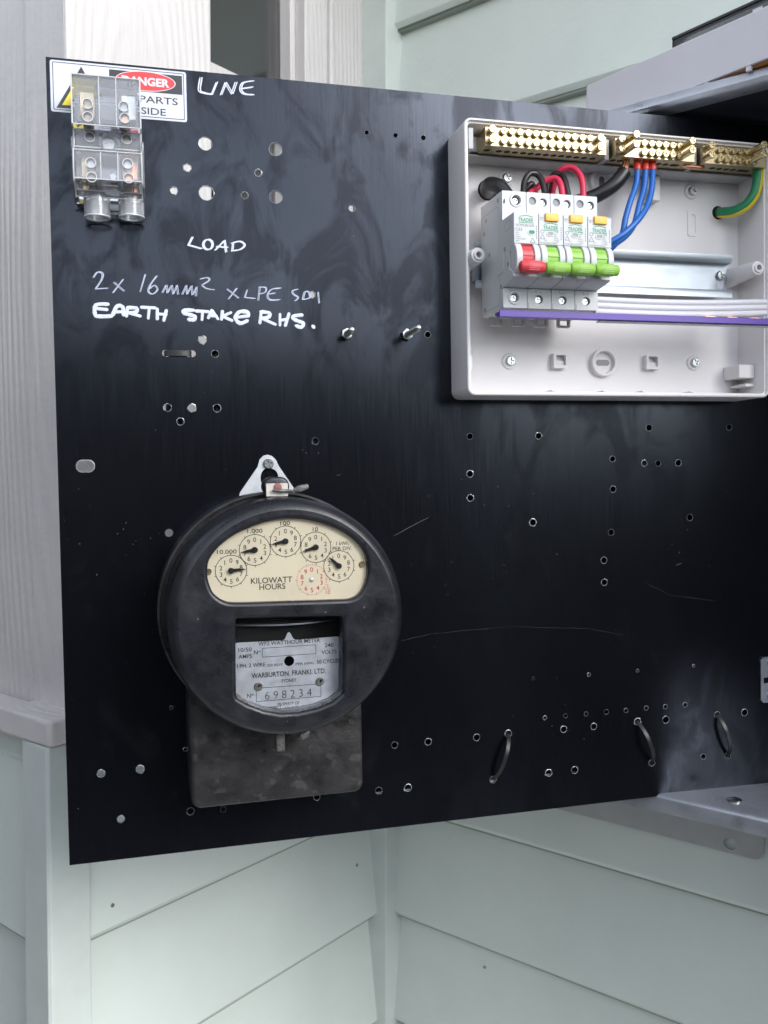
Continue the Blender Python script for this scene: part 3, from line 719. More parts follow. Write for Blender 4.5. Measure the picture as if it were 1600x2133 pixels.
# black cable ties looped through the panel
TIES = [((1059, 1528), (1027, 1624), 9, 'black cable tie slanting up to the right at the bottom of the panel'), ((1328, 1503), (1358, 1589), 10, 'black cable tie slanting down to the right beside the drilled hole row'), ((1494, 1489), (1516, 1574), 9, 'black cable tie nearest the hinge plate')]
for a, b_, hgt, lab in TIES:
    A_, B_ = Q(*a), Q(*b_); dv = Vector((B_[0] - A_[0], B_[1] - A_[1], 0)); wd = Vector((-dv.y, dv.x, 0)).normalized()
    path = [(A_[0] + dv.x * .01, A_[1] + dv.y * .01, -5)]
    for i in range(15):
        t = i / 14; path.append((A_[0] + dv.x * t, A_[1] + dv.y * t, hgt * (1 - abs(2 * t - 1) ** 2.6) - .3))
    path.append((A_[0] + dv.x * .99, A_[1] + dv.y * .99, -5))
    mb = MB(); mb.ribbon(path, wd, 3.4, 1.1)
    solo('cable_tie', mb, 'cable_black', lab, 'cable tie', (A_[0], A_[1], 0), 'cable ties through the panel', bevel=.25)
A_, B_ = tie_slot; mb = MB(); vm = (A_[1] + B_[1]) / 2
mb.ribbon([(A_[0] - .6, vm, -6), (A_[0] - .2, vm, -.5), (A_[0] + 3, vm, .9), ((A_[0] + B_[0]) / 2, vm, 1.5), (B_[0] - 3, vm, .9), (B_[0] - 1.2, vm, -.5), (B_[0] - 1, vm, -6)], (0, 1, 0), 4.4, 1.1)
solo('cable_tie', mb, 'cable_black', 'short horizontal black cable tie in the slot under the handwriting', 'cable tie', (A_[0], A_[1], 0), 'cable ties through the panel', bevel=.25)

# ------------------------------------------------------------------ danger sticker
sk = thing('danger_sticker', 'white DANGER warning sticker with yellow triangle behind the clear block', 'sticker', (48, -20, 0))
U0, U1, V0, V1 = 2.6, 95.4, -37.2, -1.6
mb = MB(); mb.prism(rrect(U0, U1, V0, V1, 1.5, 3), .03, .14); part('paper', mb, 'sticker_white', sk)
mb = MB(); mb.plate(rrect(U0 + 1.6, U1 - 1.6, V0 + 1.4, V1 - 1.2, .8, 2), [rrect(U0 + 2.1, U1 - 2.1, V0 + 1.9, V1 - 1.7, .5, 2)], .15, .17); part('border_line', mb, 'sticker_black', sk)
k = 3.333; tri = [Q(80 + x / k, 100 + y / k, .2) for x, y in ((297, 120), (118, 418), (470, 440))]
mb = MB(); mb.prism(offset(tri, -.4), .15, .18); part('warning_triangle', mb, 'sticker_black', sk)
mb = MB(); mb.prism(offset(tri, -2.6), .19, .22); part('warning_triangle', mb, 'sticker_yellow', sk)
bx = (Q(80 + 490 / k, 100 + 140 / k), Q(80 + 1000 / k, 100 + 330 / k)); ux0, ux1, vy1, vy0 = bx[0][0], bx[1][0], bx[0][1] - .8, bx[1][1] + .3
mb = MB(); mb.box(ux0, ux1, vy0, vy1, .15, .18); part('danger_field', mb, 'sticker_black', sk)
ec = Q(80 + 745 / k, 100 + 232 / k)
mb = MB(); mb.prism([(ec[0] + 20.9 * math.cos(t), ec[1] + 7.0 * math.sin(t)) for t in [2 * math.pi * i / 40 for i in range(40)]], .19, .20); part('danger_oval', mb, 'sticker_white', sk)
mb = MB(); mb.prism([(ec[0] + 20.3 * math.cos(t), ec[1] + 6.5 * math.sin(t)) for t in [2 * math.pi * i / 40 for i in range(40)]], .21, .22); part('danger_oval', mb, 'sticker_red', sk)
mb = MB(); mb.text('DANGER', ec[0], ec[1], .25, 5.6, w=33, bold=.04); part('lettering', mb, 'sticker_white', sk)
p1 = Q(80 + 968 / k, 100 + 374 / k); p2 = Q(80 + 885 / k, 100 + 447 / k)
mb = MB(); mb.text('LIVE PARTS', p1[0], p1[1], .2, 5.0, 'R', w=47, bold=.008); mb.text('INSIDE', p2[0], p2[1], .2, 5.0, 'R', w=26, bold=.008); part('lettering', mb, 'sticker_black', sk)

# ------------------------------------------------------------------ the old watt-hour meter
MC = (146.0, -385.5)
me_t = thing('electricity_meter', 'old round black watt-hour meter with cream dials on the panel', 'meter', (MC[0], -525, 0))
# hanging bracket
pts = [(500, 1026), (537, 972), (541, 957), (549, 949), (558, 947), (567, 950), (575, 958), (581, 971), (616, 1022)]
ol = [Q(*p, 2) for p in pts] + [Q(640, 1100, 2), Q(480, 1100, 2)]
hole = catmull([Q(*p, 2) for p in ((543, 992), (549, 979), (562, 975), (575, 981), (580, 994), (578, 1010), (562, 1016), (546, 1008))], 3)
mb = MB(); mb.plate(ol, [hole], .1, 2.2); hb_ = part('hanging_bracket', mb, 'aluminium', me_t)
inst('screw', screw_head('bracket_screw', 'zinc', 4.0, 2.4, .2), me_t, Q3(559, 966, 2.2))
# terminal block and cover below
c00 = Q(397, 1600, 50); c11 = Q(757, 1600, 50); vb = Q(415, 1686, 50)[1]
mb = MB(); mb.bevprism(rrect(c00[0], c11[0], vb, -425, 7, 6), .1, 50, 3.5, 4); part('terminal_cover', mb, 'bakelite_worn', me_t, label='scuffed dull black terminal cover')
# round base and lid
mb = MB(); mb.lathe([(60, .2), (78, .2), (80, 3), (80.5, 10), (80.5, 44), (79.6, 46), (79.2, 47), (77, 47.2), (60, 47.2)], (MC[0], MC[1], 0), 96, cap0=True, cap1=True); part('base', mb, 'bakelite', me_t)
mb = MB(); mb.lathe([(77, 47.6), (80.3, 47.8), (81.2, 49), (81, 51.5), (79.5, 52.6)], (MC[0], MC[1], 0), 96); part('flange_ring', mb, 'bakelite_worn', me_t)
MCL = (148.2, -387.0)
up_w = catmull([Q(*p, 93) for p in ((432, 1195), (436, 1166), (457, 1138), (490, 1113), (530, 1095), (568, 1084), (602, 1080), (642, 1083), (690, 1096), (730, 1118), (756, 1146), (765, 1177), (763, 1206), (752, 1232), (733, 1246), (700, 1249), (600, 1252), (500, 1255), (468, 1252), (446, 1237), (436, 1216))], 3)
lowp = [Q(*p, 93) for p in ((491, 1292), (494, 1289), (560, 1287), (640, 1285), (709, 1284), (712, 1287), (714, 1370), (713, 1440), (711, 1446), (690, 1462), (660, 1474), (620, 1483), (585, 1485), (550, 1479), (515, 1466), (495, 1454), (492, 1448), (491, 1370))]
def dense(pl, n=4):
    o = []
    for i in range(len(pl)):
        a, b_ = pl[i], pl[(i + 1) % len(pl)]; o += [(a[0] + (b_[0] - a[0]) * t / n, a[1] + (b_[1] - a[1]) * t / n) for t in range(n)]
    return o
HF = 95.0; rb = 2.6
RF = 71.0
mb = MB()
mb.lathe([(76.5, 51.5), (78.6, 53), (79.0, 56), (78.8, 78), (78.4, 84), (77.2, 89), (75.2, 92.4), (73, 94.3), (RF, HF)], (MCL[0], MCL[1], 0), 120)
mb.plate(circ(MCL[0], MCL[1], RF, 120), [offset(up_w, rb), offset(lowp, rb)], HF - .5, HF)
for wpoly, dep in ((up_w, 89.4), (lowp, 80.5)):
    L = [[(x, y, HF) for x, y in offset(wpoly, rb)]]
    for i in range(1, 6):
        t = math.pi / 2 * i / 5; L.append([(x, y, HF - rb + rb * math.cos(t)) for x, y in offset(wpoly, rb * (1 - math.sin(t)))])
    L.append([(x, y, dep) for x, y in wpoly])
    mb.loft(L, False, False)
part('lid', mb, 'bakelite', me_t, smooth=50, weld=False)
# embossed arrow
ar = [[(562, 1268), (578, 1270), (628, 1269)], [(562, 1276), (578, 1274), (628, 1272)], [(562, 1268), (566, 1272), (562, 1276)], [(626, 1264), (646, 1268), (628, 1275), (626, 1264)], [(572, 1268), (576, 1272), (572, 1275)]]
mb = MB()
for a in ar: mb.tube([(*Q(*p, 95), 95.0) for p in a], .28, 6, flat=.8)
part('arrow', mb, 'bakelite', me_t)
# dials
HD = 89.5
mb = MB(); mb.prism(offset(up_w, 2.5), HD - 1, HD); dp = part('dial_plate', mb, 'dial_cream', me_t)
DI = [(481.5, 1189, 33.5, -1, (571, 1182)), (531, 1145.5, 33, 1, (501, 1150)), (595, 1127.5, 32.5, -1, (566, 1133)), (658, 1140, 32, 1, (627, 1149)), (706, 1179, 32, -1, (686, 1160))]
mp_ = lambda px, py: Q(px, py, HD)
pr = MB(); rd = MB(); pz = HD + .12
def ring(mb, c, r, w, n=48):
    mb.plate(circ(c[0], c[1], r, n), [circ(c[0], c[1], r - w, n)], pz - .02, pz)
for px, py, rp, sg, tip in DI:
    c = mp_(px, py); kk = (mp_(px + 10, py)[0] - c[0]) / 10; r = rp * kk
    ring(pr, c, r, .42)
    for d in range(10):
        a = math.pi / 2 - sg * 2 * math.pi * d / 10
        pr.text(str(d), c[0] + r * .66 * math.cos(a), c[1] + r * .66 * math.sin(a), pz, 3.1, bold=.006)
        t = MB(); ca_, sa_ = math.cos(a), math.sin(a)
        p = [(c[0] + ca_ * rr - sa_ * ww, c[1] + sa_ * rr + ca_ * ww) for rr, ww in ((r - .2, -.2), (r + 1.0, -.2), (r + 1.0, .2), (r - .2, .2))]
        pr.prism(p, pz + .01, pz + .03)
c = mp_(649.5, 1207.5); kk = (mp_(660, 1207)[0] - mp_(650, 1207)[0]) / 10; r = 31 * kk
for d in range(10):
    a = math.pi / 2 - 2 * math.pi * d / 10; rd.text(str(d), c[0] + r * .68 * math.cos(a), c[1] + r * .68 * math.sin(a), pz, 3.1, bold=.008)
for d in range(50):
    a = 2 * math.pi * d / 50; ca_, sa_ = math.cos(a), math.sin(a); l = .9 if d % 5 == 0 else .35
    rd.prism([(c[0] + ca_ * rr - sa_ * ww, c[1] + sa_ * rr + ca_ * ww) for rr, ww in ((r - l, -.17), (r + l, -.17), (r + l, .17), (r - l, .17))], pz, pz + .02)
q_ = mp_(683, 1222); rd.text('1', q_[0], q_[1] + .4, pz, 2.6); rd.box(q_[0] - 2, q_[0] + 2, q_[1] - 1.75, q_[1] - 1.5, pz - .01, pz); rd.text('10', q_[0], q_[1] - 3.6, pz, 2.6)
for s_, px, py, h_, w_ in (('10.000', 472.5, 1149, 2.6, 12.5), ('1.000', 531, 1105.5, 2.6, 9.8), ('100', 594, 1089.5, 2.6, 6.4), ('10', 657, 1102, 2.6, 3.6), ('1 kWh.', 714, 1131.5, 2.3, 9), ('PER DIV.', 713, 1142, 2.3, 13.0), ('KILOWATT', 566, 1208, 3.6, 27), ('HOURS', 567.5, 1221.5, 3.6, 17)):
    q_ = mp_(px, py); pr.text(s_, q_[0], q_[1], pz, h_ * 1.08, w=w_, bold=.008)
part('dial_print', pr, 'print_black', dp); part('dial_print', rd, 'print_red', dp)
for px, py, rp, sg, tip in DI:
    c = Q(px, py, HD + 1.8); e_ = Q(*tip, HD + 1.8) if False else None
    d = Vector((tip[0] - px, py - tip[1])).normalized(); ln = rp * .92 * .32
    nrm = Vector((-d.y, d.x)); cc = Vector(c)
    out = [cc - d * 1.6 + nrm * .9, cc + nrm * 1.5, cc + d * 3 + nrm * 1.0, cc + d * (ln * .55) + nrm * .95, cc + d * ln, cc + d * (ln * .55) - nrm * .95, cc + d * 3 - nrm * 1.0, cc - nrm * 1.5, cc - d * 1.6 - nrm * .9]
    mb = MB(); mb.prism([tuple(o) for o in out], HD + 1.4, HD + 1.9); mb.lathe([(1.9, HD + .1), (1.9, HD + 2.6), (1.3, HD + 3.2)], (c[0], c[1], 0), 16, cap1=True)
    part('pointer', mb, 'sticker_black', me_t)
c = Q(649.5, 1207.5, HD + 1); mb = MB(); mb.lathe([(1.5, HD + .1), (1.4, HD + 1.2), (.6, HD + 1.6)], (c[0], c[1], 0), 14, cap1=True); part('pin', mb, 'plate_metal', me_t)
ds = screw_head('dial_screw', 'brass', 2.2, 1.0, .9, slot=True)
for p in ((434, 1191), (754, 1176)): inst('screw', ds, me_t, (*Q(*p, HD + .5), HD))
# lower window: dark works, turning disc, name plate
mb = MB(); mb.prism(offset(lowp, 4), 58, 60); part('inner_backing', mb, 'meter_inside', me_t)
dc = Q(600, 1301, 74); mb = MB(); mb.lathe([(.1, -.5), (62, -.5), (62, .5), (.1, .5)], (dc[0], dc[1], 74 - 62), 80, 'y'); part('disc', mb, 'plate_metal', me_t)
HN = 80.5
npx = [(484, 1345), (494, 1339), (590, 1334), (594, 1331), (599, 1319), (602, 1316.5), (605, 1319), (611, 1330), (616, 1333), (700, 1326), (707, 1327), (722, 1330), (722, 1470), (690, 1490), (640, 1500), (560, 1500), (510, 1488), (484, 1470)]
mb = MB(); mb.plate([Q(*p, HN) for p in npx], [circ(*Q(602.5, 1377, HN), 3.4, 20)], HN - .6, HN); npl = part('name_plate', mb, 'plate_metal', me_t)
pr = MB(); n_ = lambda px, py: Q(px, py, HN); zz = HN + .1
def nt_(s_, px, py, h_, wpx=None, al='C', bold=0.0):
    q_ = n_(px, py); k_ = (n_(px + 20, py)[0] - n_(px - 20, py)[0]) / 40; pr.text(s_, q_[0], q_[1], zz, h_, al, None if wpx is None else wpx * k_, bold=bold + .012)
nt_('WF2 WATTHOUR METER', 603, 1337, 2.7, 129); nt_('10/50', 510.5, 1353, 2.7, 28); nt_('AMPS', 511, 1367, 2.7, 28); nt_('N', 533, 1358.5, 2.8, 8); nt_('o', 540.5, 1356, 1.6, 5); nt_('240', 685.5, 1343.5, 2.6, 19); nt_('VOLTS', 685.5, 1357.5, 2.6, 31)
nt_('I PH. 2 WIRE', 523.5, 1385.5, 2.6, 59); nt_('250 REVS', 572.5, 1385, 1.7, 33); nt_('PER kWh', 634.5, 1382, 1.7, 37); nt_('50 CYCLES', 684, 1377, 2.6, 48); nt_('WARBURTON. FRANKI. LTD.', 602, 1402, 3.4, 155, bold=.006); nt_('SYDNEY', 602, 1417, 2.2, 32)
nt_('N', 518.5, 1449, 2.8, 8); nt_('o', 526, 1446, 1.6, 5); nt_('6 9 8 2 3 4', 601, 1445, 5.6, 97, bold=-.024); nt_('PROPERTY OF', 601, 1465.5, 2.0, 45)
for s_, px, py in (('PROSPECT', 570, 1474), ('COUNTY', 608, 1474), ('COUNCIL', 644, 1471)): nt_(s_, px, py, 2.2, 32)
for poly in ([(546, 1350), (658.5, 1342.5), (658.5, 1362), (546, 1369.5)], [(533.5, 1433), (669, 1424), (669, 1451), (533.5, 1462)]):
    qp = [n_(*p) for p in poly]; pr.plate(qp, [offset(qp, -.35)], zz - .02, zz)
part('plate_print', pr, 'print_black', npl)
ps = screw_head('plate_screw', 'old_screw', 2.9, 1.4, .7, slot=True)
for p in ((538, 1430), (666, 1419.5)): inst('screw', ps, me_t, (*Q(*p, HN), HN))
# grime in the lower sill of the window and the two panes
gp = [Q(x, y, 82) for x, y in ((493, 1445), (515, 1463), (550, 1476), (585, 1482), (620, 1480), (660, 1471), (690, 1459), (713, 1443))]
mb = MB(); mb.tube([(x, y - .3, 81.5) for x, y in catmull(gp, 3, closed=False)], .75, 6); part('grime', mb, 'grime', me_t)
for wp, z in ((up_w, 93.0), (lowp, 84.5)):
    mb = MB(); mb.prism(offset(wp, -.05), z, z + .4); part('glass', mb, 'meter_glass', me_t)
# sealing lugs
c = Q(578, 1016, 62)
mb = MB(); mb.bevprism(rrect(c[0] - 9, c[0] + 9, c[1] - 5.5, c[1] + 7.5, 6.5, 6), 44, 58, 2); part('seal_lug', mb, 'bakelite', me_t)
mb = MB(); mb.box(c[0] - 7.5, c[0] + 7.5, c[1] - 6, c[1] + 3.0, 58, 60.2); part('seal_plate', mb, 'seal_beige', me_t, .4)
mb = MB(); mb.lathe([(2.8, 60.2), (2.6, 60.9), (1.6, 61.2)], (c[0] + .5, c[1] + .5, 0), 16, cap1=True); part('seal_screw', mb, 'seal_pink', me_t)
mb = MB(); p = [(c[0] - 3.5, c[1] - 1.6, 62.2), (c[0] + 2, c[1] - 2.2, 63), (c[0] + 8, c[1] - 2.2, 62), (c[0] + 11, c[1] - 2.5, 60)]; mb.tube(p, [.8, 1.3, 1.0, .9], 8); part('seal_wire', mb, 'lead', me_t)
q0, q1 = Q(612, 1022, 58), Q(641, 1013, 58); mb = MB(); mb.tube([(q0[0], q0[1], 58), ((q0[0] * 2 + q1[0]) / 3, (q0[1] * 2 + q1[1]) / 3, 59), ((q0[0] + 2 * q1[0]) / 3, (q0[1] + 2 * q1[1]) / 3, 59), (q1[0], q1[1], 58)], [1.4, 2.6, 2.3, 1.8], 8, flat=.6); part('lead_seal', mb, 'lead', me_t)
a0, a1 = Q(573, 1525, 70), Q(593, 1562, 70); mb = MB(); mb.box(a0[0], a1[0], a1[1], a0[1], 66, 74); part('seal_post', mb, 'lead', me_t, 1.2)
a0 = Q(632, 1533, 64); mb = MB(); mb.tube([(a0[0] - 3.5, a0[1] - 1.5, 64), (a0[0] - 1.5, a0[1] - .4, 65), (a0[0] + 2, a0[1] + 1, 65), (a0[0] + 4, a0[1] + 3, 64)], [1.2, 2.6, 2.4, 1.2], 8, flat=.5); part('lead_seal', mb, 'lead', me_t)

# ------------------------------------------------------------------ the open switchboard box
X0, X1, Y0, Y1, HB = 294.0, 556.0, -235.8, -30.6, 37.0
bx_t = thing('switchboard_box', 'open off-white plastic switchboard box without its cover on the black panel', 'box', (425, -236, 0))
mb = MB(); lo = lambda ins, z, r_=6: [(x, y, z) for x, y in rrect(X0 + ins, X1 - ins, Y0 + ins, Y1 - ins, max(.6, r_ - ins), 5)]
mb.loft([lo(0, .1), lo(0, HB - 1.2), lo(.35, HB - .35), lo(1.0, HB), lo(1.7, HB), lo(1.9, HB - .3), lo(2.0, HB - 2.2), lo(3.4, HB - 2.3), lo(3.6, HB - 2.8), lo(4.8, 3)], True, True)
part('tray', mb, 'board_plastic', bx_t, smooth=40)
bs = screw_head('box_screw', 'zinc', 3.9, 2.6, .5)
mbb = MB(); mbb.lathe([(6.4, 0), (6.2, 1.2), (5.6, 1.7), (4.2, 1.7)], (0, 0, 0), 24, cap1=True); boss = mesh(mbb, 'screw_boss', 'board_plastic', ZERO)
for i, p in enumerate(((1056, 371), (1442, 398), (1063, 752), (1447, 755))):
    q_ = Q(*p, 5); inst('screw_boss', boss, bx_t, (*q_, 3)); inst('screw', bs, bx_t, (*q_, 4.7), rot=(0, 0, i * .5))
for p, slot in (((1258, 755), True), ((1256, 379), False)):
    q_ = Q(*p, 6); mb = MB(); mb.lathe([(11.6, 3), (11.3, 7.5), (10.6, 8), (9.2, 8), (8.9, 7.5), (8.8, 4.0)], (*q_, 0), 36, cap1=True); part('knockout_ring', mb, 'board_plastic', bx_t)
    mb = MB(); mb.prism(rrect(q_[0] - 6, q_[0] + 6, q_[1] - 2.4, q_[1] + 2.4, 2.3, 5) if slot else rrect(q_[0] - 2.4, q_[0] + 2.4, q_[1] - 5, q_[1] + 5, 2.3, 5), 4.02, 4.1); part('slot', mb, 'dark_steel', bx_t)
for p in ((1165, 752), (1357, 755)):
    q_ = Q(*p, 6); mb = MB(); mb.plate(rrect(q_[0] - 6, q_[0] + 6, q_[1] - 6, q_[1] + 6, .8, 2), [rrect(q_[0] - 3.6, q_[0] + 4.6, q_[1] - 3.6, q_[1] + 4.4, .5, 2)], 3, 8.5); mb.box(q_[0] - 3.6, q_[0] + 4.6, q_[1] - 3.6, q_[1] + .2, 3, 6); part('clip_boss', mb, 'board_plastic', bx_t, .3)
q_ = Q(1357, 395, 8); mb = MB(); mb.box(q_[0] - 6, q_[0] + 6, q_[1] - 10, q_[1] + 10, 3, 12); part('clip_boss', mb, 'board_plastic', bx_t, .8)
for p in ((1162, 718), (1352, 718), (1532, 737), (1520, 800), (1533, 528)):   # faint ejector marks moulded in the back
    q_ = Q(*p, 3); mb = MB(); mb.plate(circ(q_[0], q_[1], 3.2, 24), [circ(q_[0], q_[1], 2.9, 24)], 3.01, 3.12); part('mould_mark', mb, 'board_plastic', bx_t)
q_ = Q(1442, 465, 3); mb = MB(); mb.plate(rrect(q_[0] - 4.5, q_[0] + 4.5, q_[1] - 11, q_[1] + 11, 2, 4), [rrect(q_[0] - 2.6, q_[0] + 2.6, q_[1] - 9, q_[1] + 7, 2, 4)], 3.01, 3.6); part('mould_mark', mb, 'board_plastic', bx_t)
for p, root in (((998, 530), (968, 575)), ((1582, 557), (1475, 592))):   # long posts for the cover screws
    tp = Q3(*p, 44); q_ = (tp[0], tp[1]); mb = MB()
    mb.lathe([(8.0, 3), (7.2, 15), (5.8, 41), (5.4, 42), (5.3, 42.3), (3.9, 42.4), (3.7, 44), (2.3, 44), (2.1, 38)], (q_[0], q_[1], 0), 24, cap1=True)
    mb.box(q_[0] - 7.5 if p[0] < 1200 else q_[0] + 2, q_[0] - 2 if p[0] < 1200 else q_[0] + 9, q_[1] - 1, q_[1] + 1, 3, 30)
    part('screw_post', mb, 'board_plastic', bx_t)
q_ = Q(1570, 775, 24); mb = MB(); mb.box(q_[0] - 14, X1 - 4.5, q_[1] - 5, q_[1] + 6, 3, 24); mb.box(q_[0] - 8, X1 - 4.5, q_[1] - 12, q_[1] - 9.5, 3, 24); part('corner_block', mb, 'board_plastic', bx_t, .6)
q_ = Q(987, 757, 30); mb = MB(); mb.box(X0 + 3.2, X0 + 5.4, q_[1] - 6, q_[1] + 5, 24, HB - 4); part('catch', mb, 'white_plastic', bx_t, .3)
for px in (1153, 1260, 1342, 1442):
    q_ = Q(px, 812, 34); mb = MB(); mb.box(q_[0] - 1.6, q_[0] + 1.6, Y0 + 3.8, Y0 + 5.0, 20, 34); part('catch', mb, 'board_plastic', bx_t, .3)
for px in (1160, 1270, 1370, 1450):   # round knockouts in the underside
    q_ = Q(px, 828, 18); mb = MB(); mb.lathe([(8, -.25), (8, .1)], (q_[0], Y0, 18), 28, 'y', True, True); part('knockout', mb, 'board_plastic', bx_t)

# DIN rail
ra = Q(1400, 524, 19); rb_ = Q(1400, 617, 19); rv = (ra[1] + rb_[1]) / 2; ru1 = Q(1525, 570, 19)[0]
rail = thing('din_rail', 'galvanised steel mounting rail running behind the breakers', 'rail', (420, rv, 3))
mb = MB(); hw = 17.5; pf = [(-hw, 18), (-hw + 4.6, 18), (-hw + 5.4, 17), (-hw + 5.4, 11.5), (-hw + 6.4, 10.5), (hw - 6.4, 10.5), (hw - 5.4, 11.5), (hw - 5.4, 17), (hw - 4.6, 18), (hw, 18), (hw, 19.2), (hw - 4.0, 19.2), (hw - 6.4, 18), (hw - 6.4, 12.3), (hw - 7, 11.7), (-hw + 7, 11.7), (-hw + 6.4, 12.3), (-hw + 6.4, 18), (-hw + 4.0, 19.2), (-hw, 19.2)]
mb.loft([[(u, rv + a, h) for a, h in pf] for u in (308, ru1)]); part('rail_strip', mb, 'galvanised', rail)
q_ = Q(1501, 588, 12); mb = MB(); mb.prism(rrect(q_[0] - 3.2, q_[0] + 3.2, q_[1] - 5.5, q_[1] + 5.5, 3.1, 5), 11.75, 11.85); part('slot', mb, 'white_plastic', rail)
inst('screw', screw_head('rail_screw', 'zinc', 4.0, 2.6, .2), rail, (*Q(1501, 574, 13), 11.9))

# ------------------------------------------------------------------ circuit breakers
PIT, UB, WB_ = 18.95, 313.0, 18.55
VT, VL0, VL1, VM, VBo = -91.0, -112.2, -133.8, -157.4, -174.8
HS, HL = 62.0, 83.0
def breaker(i, name, label, amp, main):
    u0 = UB + i * PIT; u1 = u0 + WB_; um = (u0 + u1) / 2
    t = thing(name, label, 'breaker', (um, VBo, 18), 'circuit breakers on the rail')
    pf = [(VT, 19), (VT, HS - 4.6), (VT - .5, HS - 4), (VL0, HS - 4), (VL0, HL - .8), (VL0 - .6, HL), (VL1, HL), (VL1 - 2, HL - 6), (VL1 - 5, HL - 9), (VM + 8, HL - 9), (VM + 4.5, HL - 3), (VM + 1, HL - 1.5), (VM, HL - 3), (VM - 3.2, HS - 3.2), (VM - 3.5, HS - 4), (VBo + .5, HS - 4), (VBo, HS - 4.6), (VBo, 44), (VBo + 2, 42), (VBo, 40), (VBo, 19)]
    mb = MB(); mb.loft([[(u, v, h) for v, h in pf] for u in (u0, u1)]); part('case', mb, 'breaker_plastic', t, .35)
    # terminal faces with their screw holes
    if main: th = [Q(1075, 417, HS)]; r_ = [3.4]
    else: th = [(u0 + 4.7, Q(1115, 419, HS)[1]), (u0 + 13.2, Q(1137, 422, HS)[1])]; r_ = [3.0, 3.0]
    bh = Q(1077 if main else 1127, 620 if main else 624, HS); bh = (um - (.6 if main else .2), bh[1])
    mb = MB(); mb.plate(rrect(u0 + .05, u1 - .05, VL0 + .05, VT - .05, .5, 2), [circ(c_[0], c_[1], rr, 20) for c_, rr in zip(th, r_)], HS - 4, HS); part('terminal_face', mb, 'breaker_plastic', t, smooth=25)
    mb = MB(); mb.plate(rrect(u0 + .05, u1 - .05, VBo + .05, VM - 3.3, .5, 2), [circ(bh[0], bh[1], 3.1, 20)], HS - 4, HS); part('terminal_face', mb, 'breaker_plastic', t, smooth=25)
    if main:
        for c_ in (th[0], bh):
            mb = MB(); mb.lathe([(3.5, HS), (3.6, HS + .8), (4.8, HS + .8), (5.2, HS)], (c_[0], c_[1], 0), 28); part('terminal_collar', mb, 'breaker_plastic', t)
    for k_, c_ in enumerate(th + [bh]):
        if not main and k_ == 0:
            mb = MB(); mb.lathe([(3.05, HS - 1.2)], (c_[0], c_[1], 0), 20, cap0=True); part('blank_plug', mb, 'grey_plug', t)
        else:
            mb = MB(); mb.lathe([(3.3, HS - 3.9)], (c_[0], c_[1], 0), 20, cap0=True); part('terminal_recess', mb, 'dark_hole', t)
            inst('screw', SCT, t, (c_[0], c_[1], HS - 3.8), rot=(0, 0, i * .8 + k_))
    # label face print
    pr_ = MB(); gr = MB(); z = HL + .08
    ly = VL0 - (5.2 if main else 9.7)
    gr.text('TRADER', um - .3, ly, z, 2.7, w=11.5, bold=.02)
    roof = [(um - 5.2, ly + 1.9), (um, ly + 3.0), (um + 5.2, ly + 1.9), (um + 5.2, ly + 2.35), (um, ly + 3.5), (um - 5.2, ly + 2.35)]
    gr.prism(roof, z - .02, z); gr.box(um - 5.5, um + 5.7, ly - 2.2, ly - 1.8, z - .02, z)
    part('brand_print', gr, 'print_green', t)
    if main:
        pr_.text('WOMCB6163R', u0 + 1.2, VL0 - 8.9, z, 1.9, 'L', w=14.2); pr_.text('C63', u0 + 1.2, VL0 - 11.8, z, 2.3, 'L')
        for k_, s_ in enumerate(('230V~', '240V~', '50/60Hz', 'AS/NZS 60898.1', '6000 3')): pr_.text(s_, u0 + 1.2, VL0 - 14.2 - k_ * 1.45, z, .85, 'L')
        tr = (u1 - 4.6, VL0 - 19.3)
    else:
        pr_.text(amp, u0 + 11.2, VL0 - 12.6, z, 1.6, 'L'); pr_.text('WORCBO6110Y' if amp == 'C10' else 'WORCBO6120Y', u0 + .8, VL0 - 20.4, z, 1.1, 'L', w=10.4)
        for k_, s_ in enumerate(('230V~', '240V~', '50/60Hz', 'I\u0394n 30mA', 'Im 3000A', '6000 3')): pr_.text(s_, u0 + 11.2, VL0 - 14.4 - k_ * 1.25, z, .75, 'L')
        pr_.text('N61x', u0 + 4, VL0 - 18.6, z, .8, 'L'); pr_.text('PRESS', u0 + .6, VL0 - 3, z, .8, 'L'); pr_.text('TEST', u0 + .6, VL0 - 4.3, z, .8, 'L')
        pr_.plate(circ(u0 + 2.6, VL0 - 12.6, 1.4, 8), [circ(u0 + 2.6, VL0 - 12.6, 1.1, 8)], z - .02, z)
        tr = (u0 + 2.7, VL0 - 16.4)
    tp = [(tr[0], tr[1] + 2), (tr[0] - 2.1, tr[1] - 1.5), (tr[0] + 2.1, tr[1] - 1.5)]; pr_.plate(tp, [offset(tp, -.3)], z - .02, z)
    for k_ in range(6): pr_.box(u1 - 1.9, u1 - 1.3, VL0 - 10 - k_ * 1.6, VL0 - 9.1 - k_ * 1.6, z - .02, z)
    part('rating_print', pr_, 'print_grey', t)
    ix, iy = (u1 - 5.2, VL0 - 13.6) if main else (um - .6, VL0 - 14.0)
    mb = MB(); mb.plate(rrect(ix - 2.9, ix + 2.9, iy - 1.9, iy + 1.9, 1.8, 5), [rrect(ix - 2.2, ix + 2.2, iy - 1.25, iy + 1.25, 1.2, 5)], HL, HL + .35); part('indicator_frame', mb, 'breaker_plastic', t)
    mb = MB(); mb.prism(rrect(ix - 2.15, ix + 2.15, iy - 1.2, iy + 1.2, 1.15, 5), HL + .02, HL + .12); part('indicator', mb, 'print_green' if main else 'dark_steel', t)
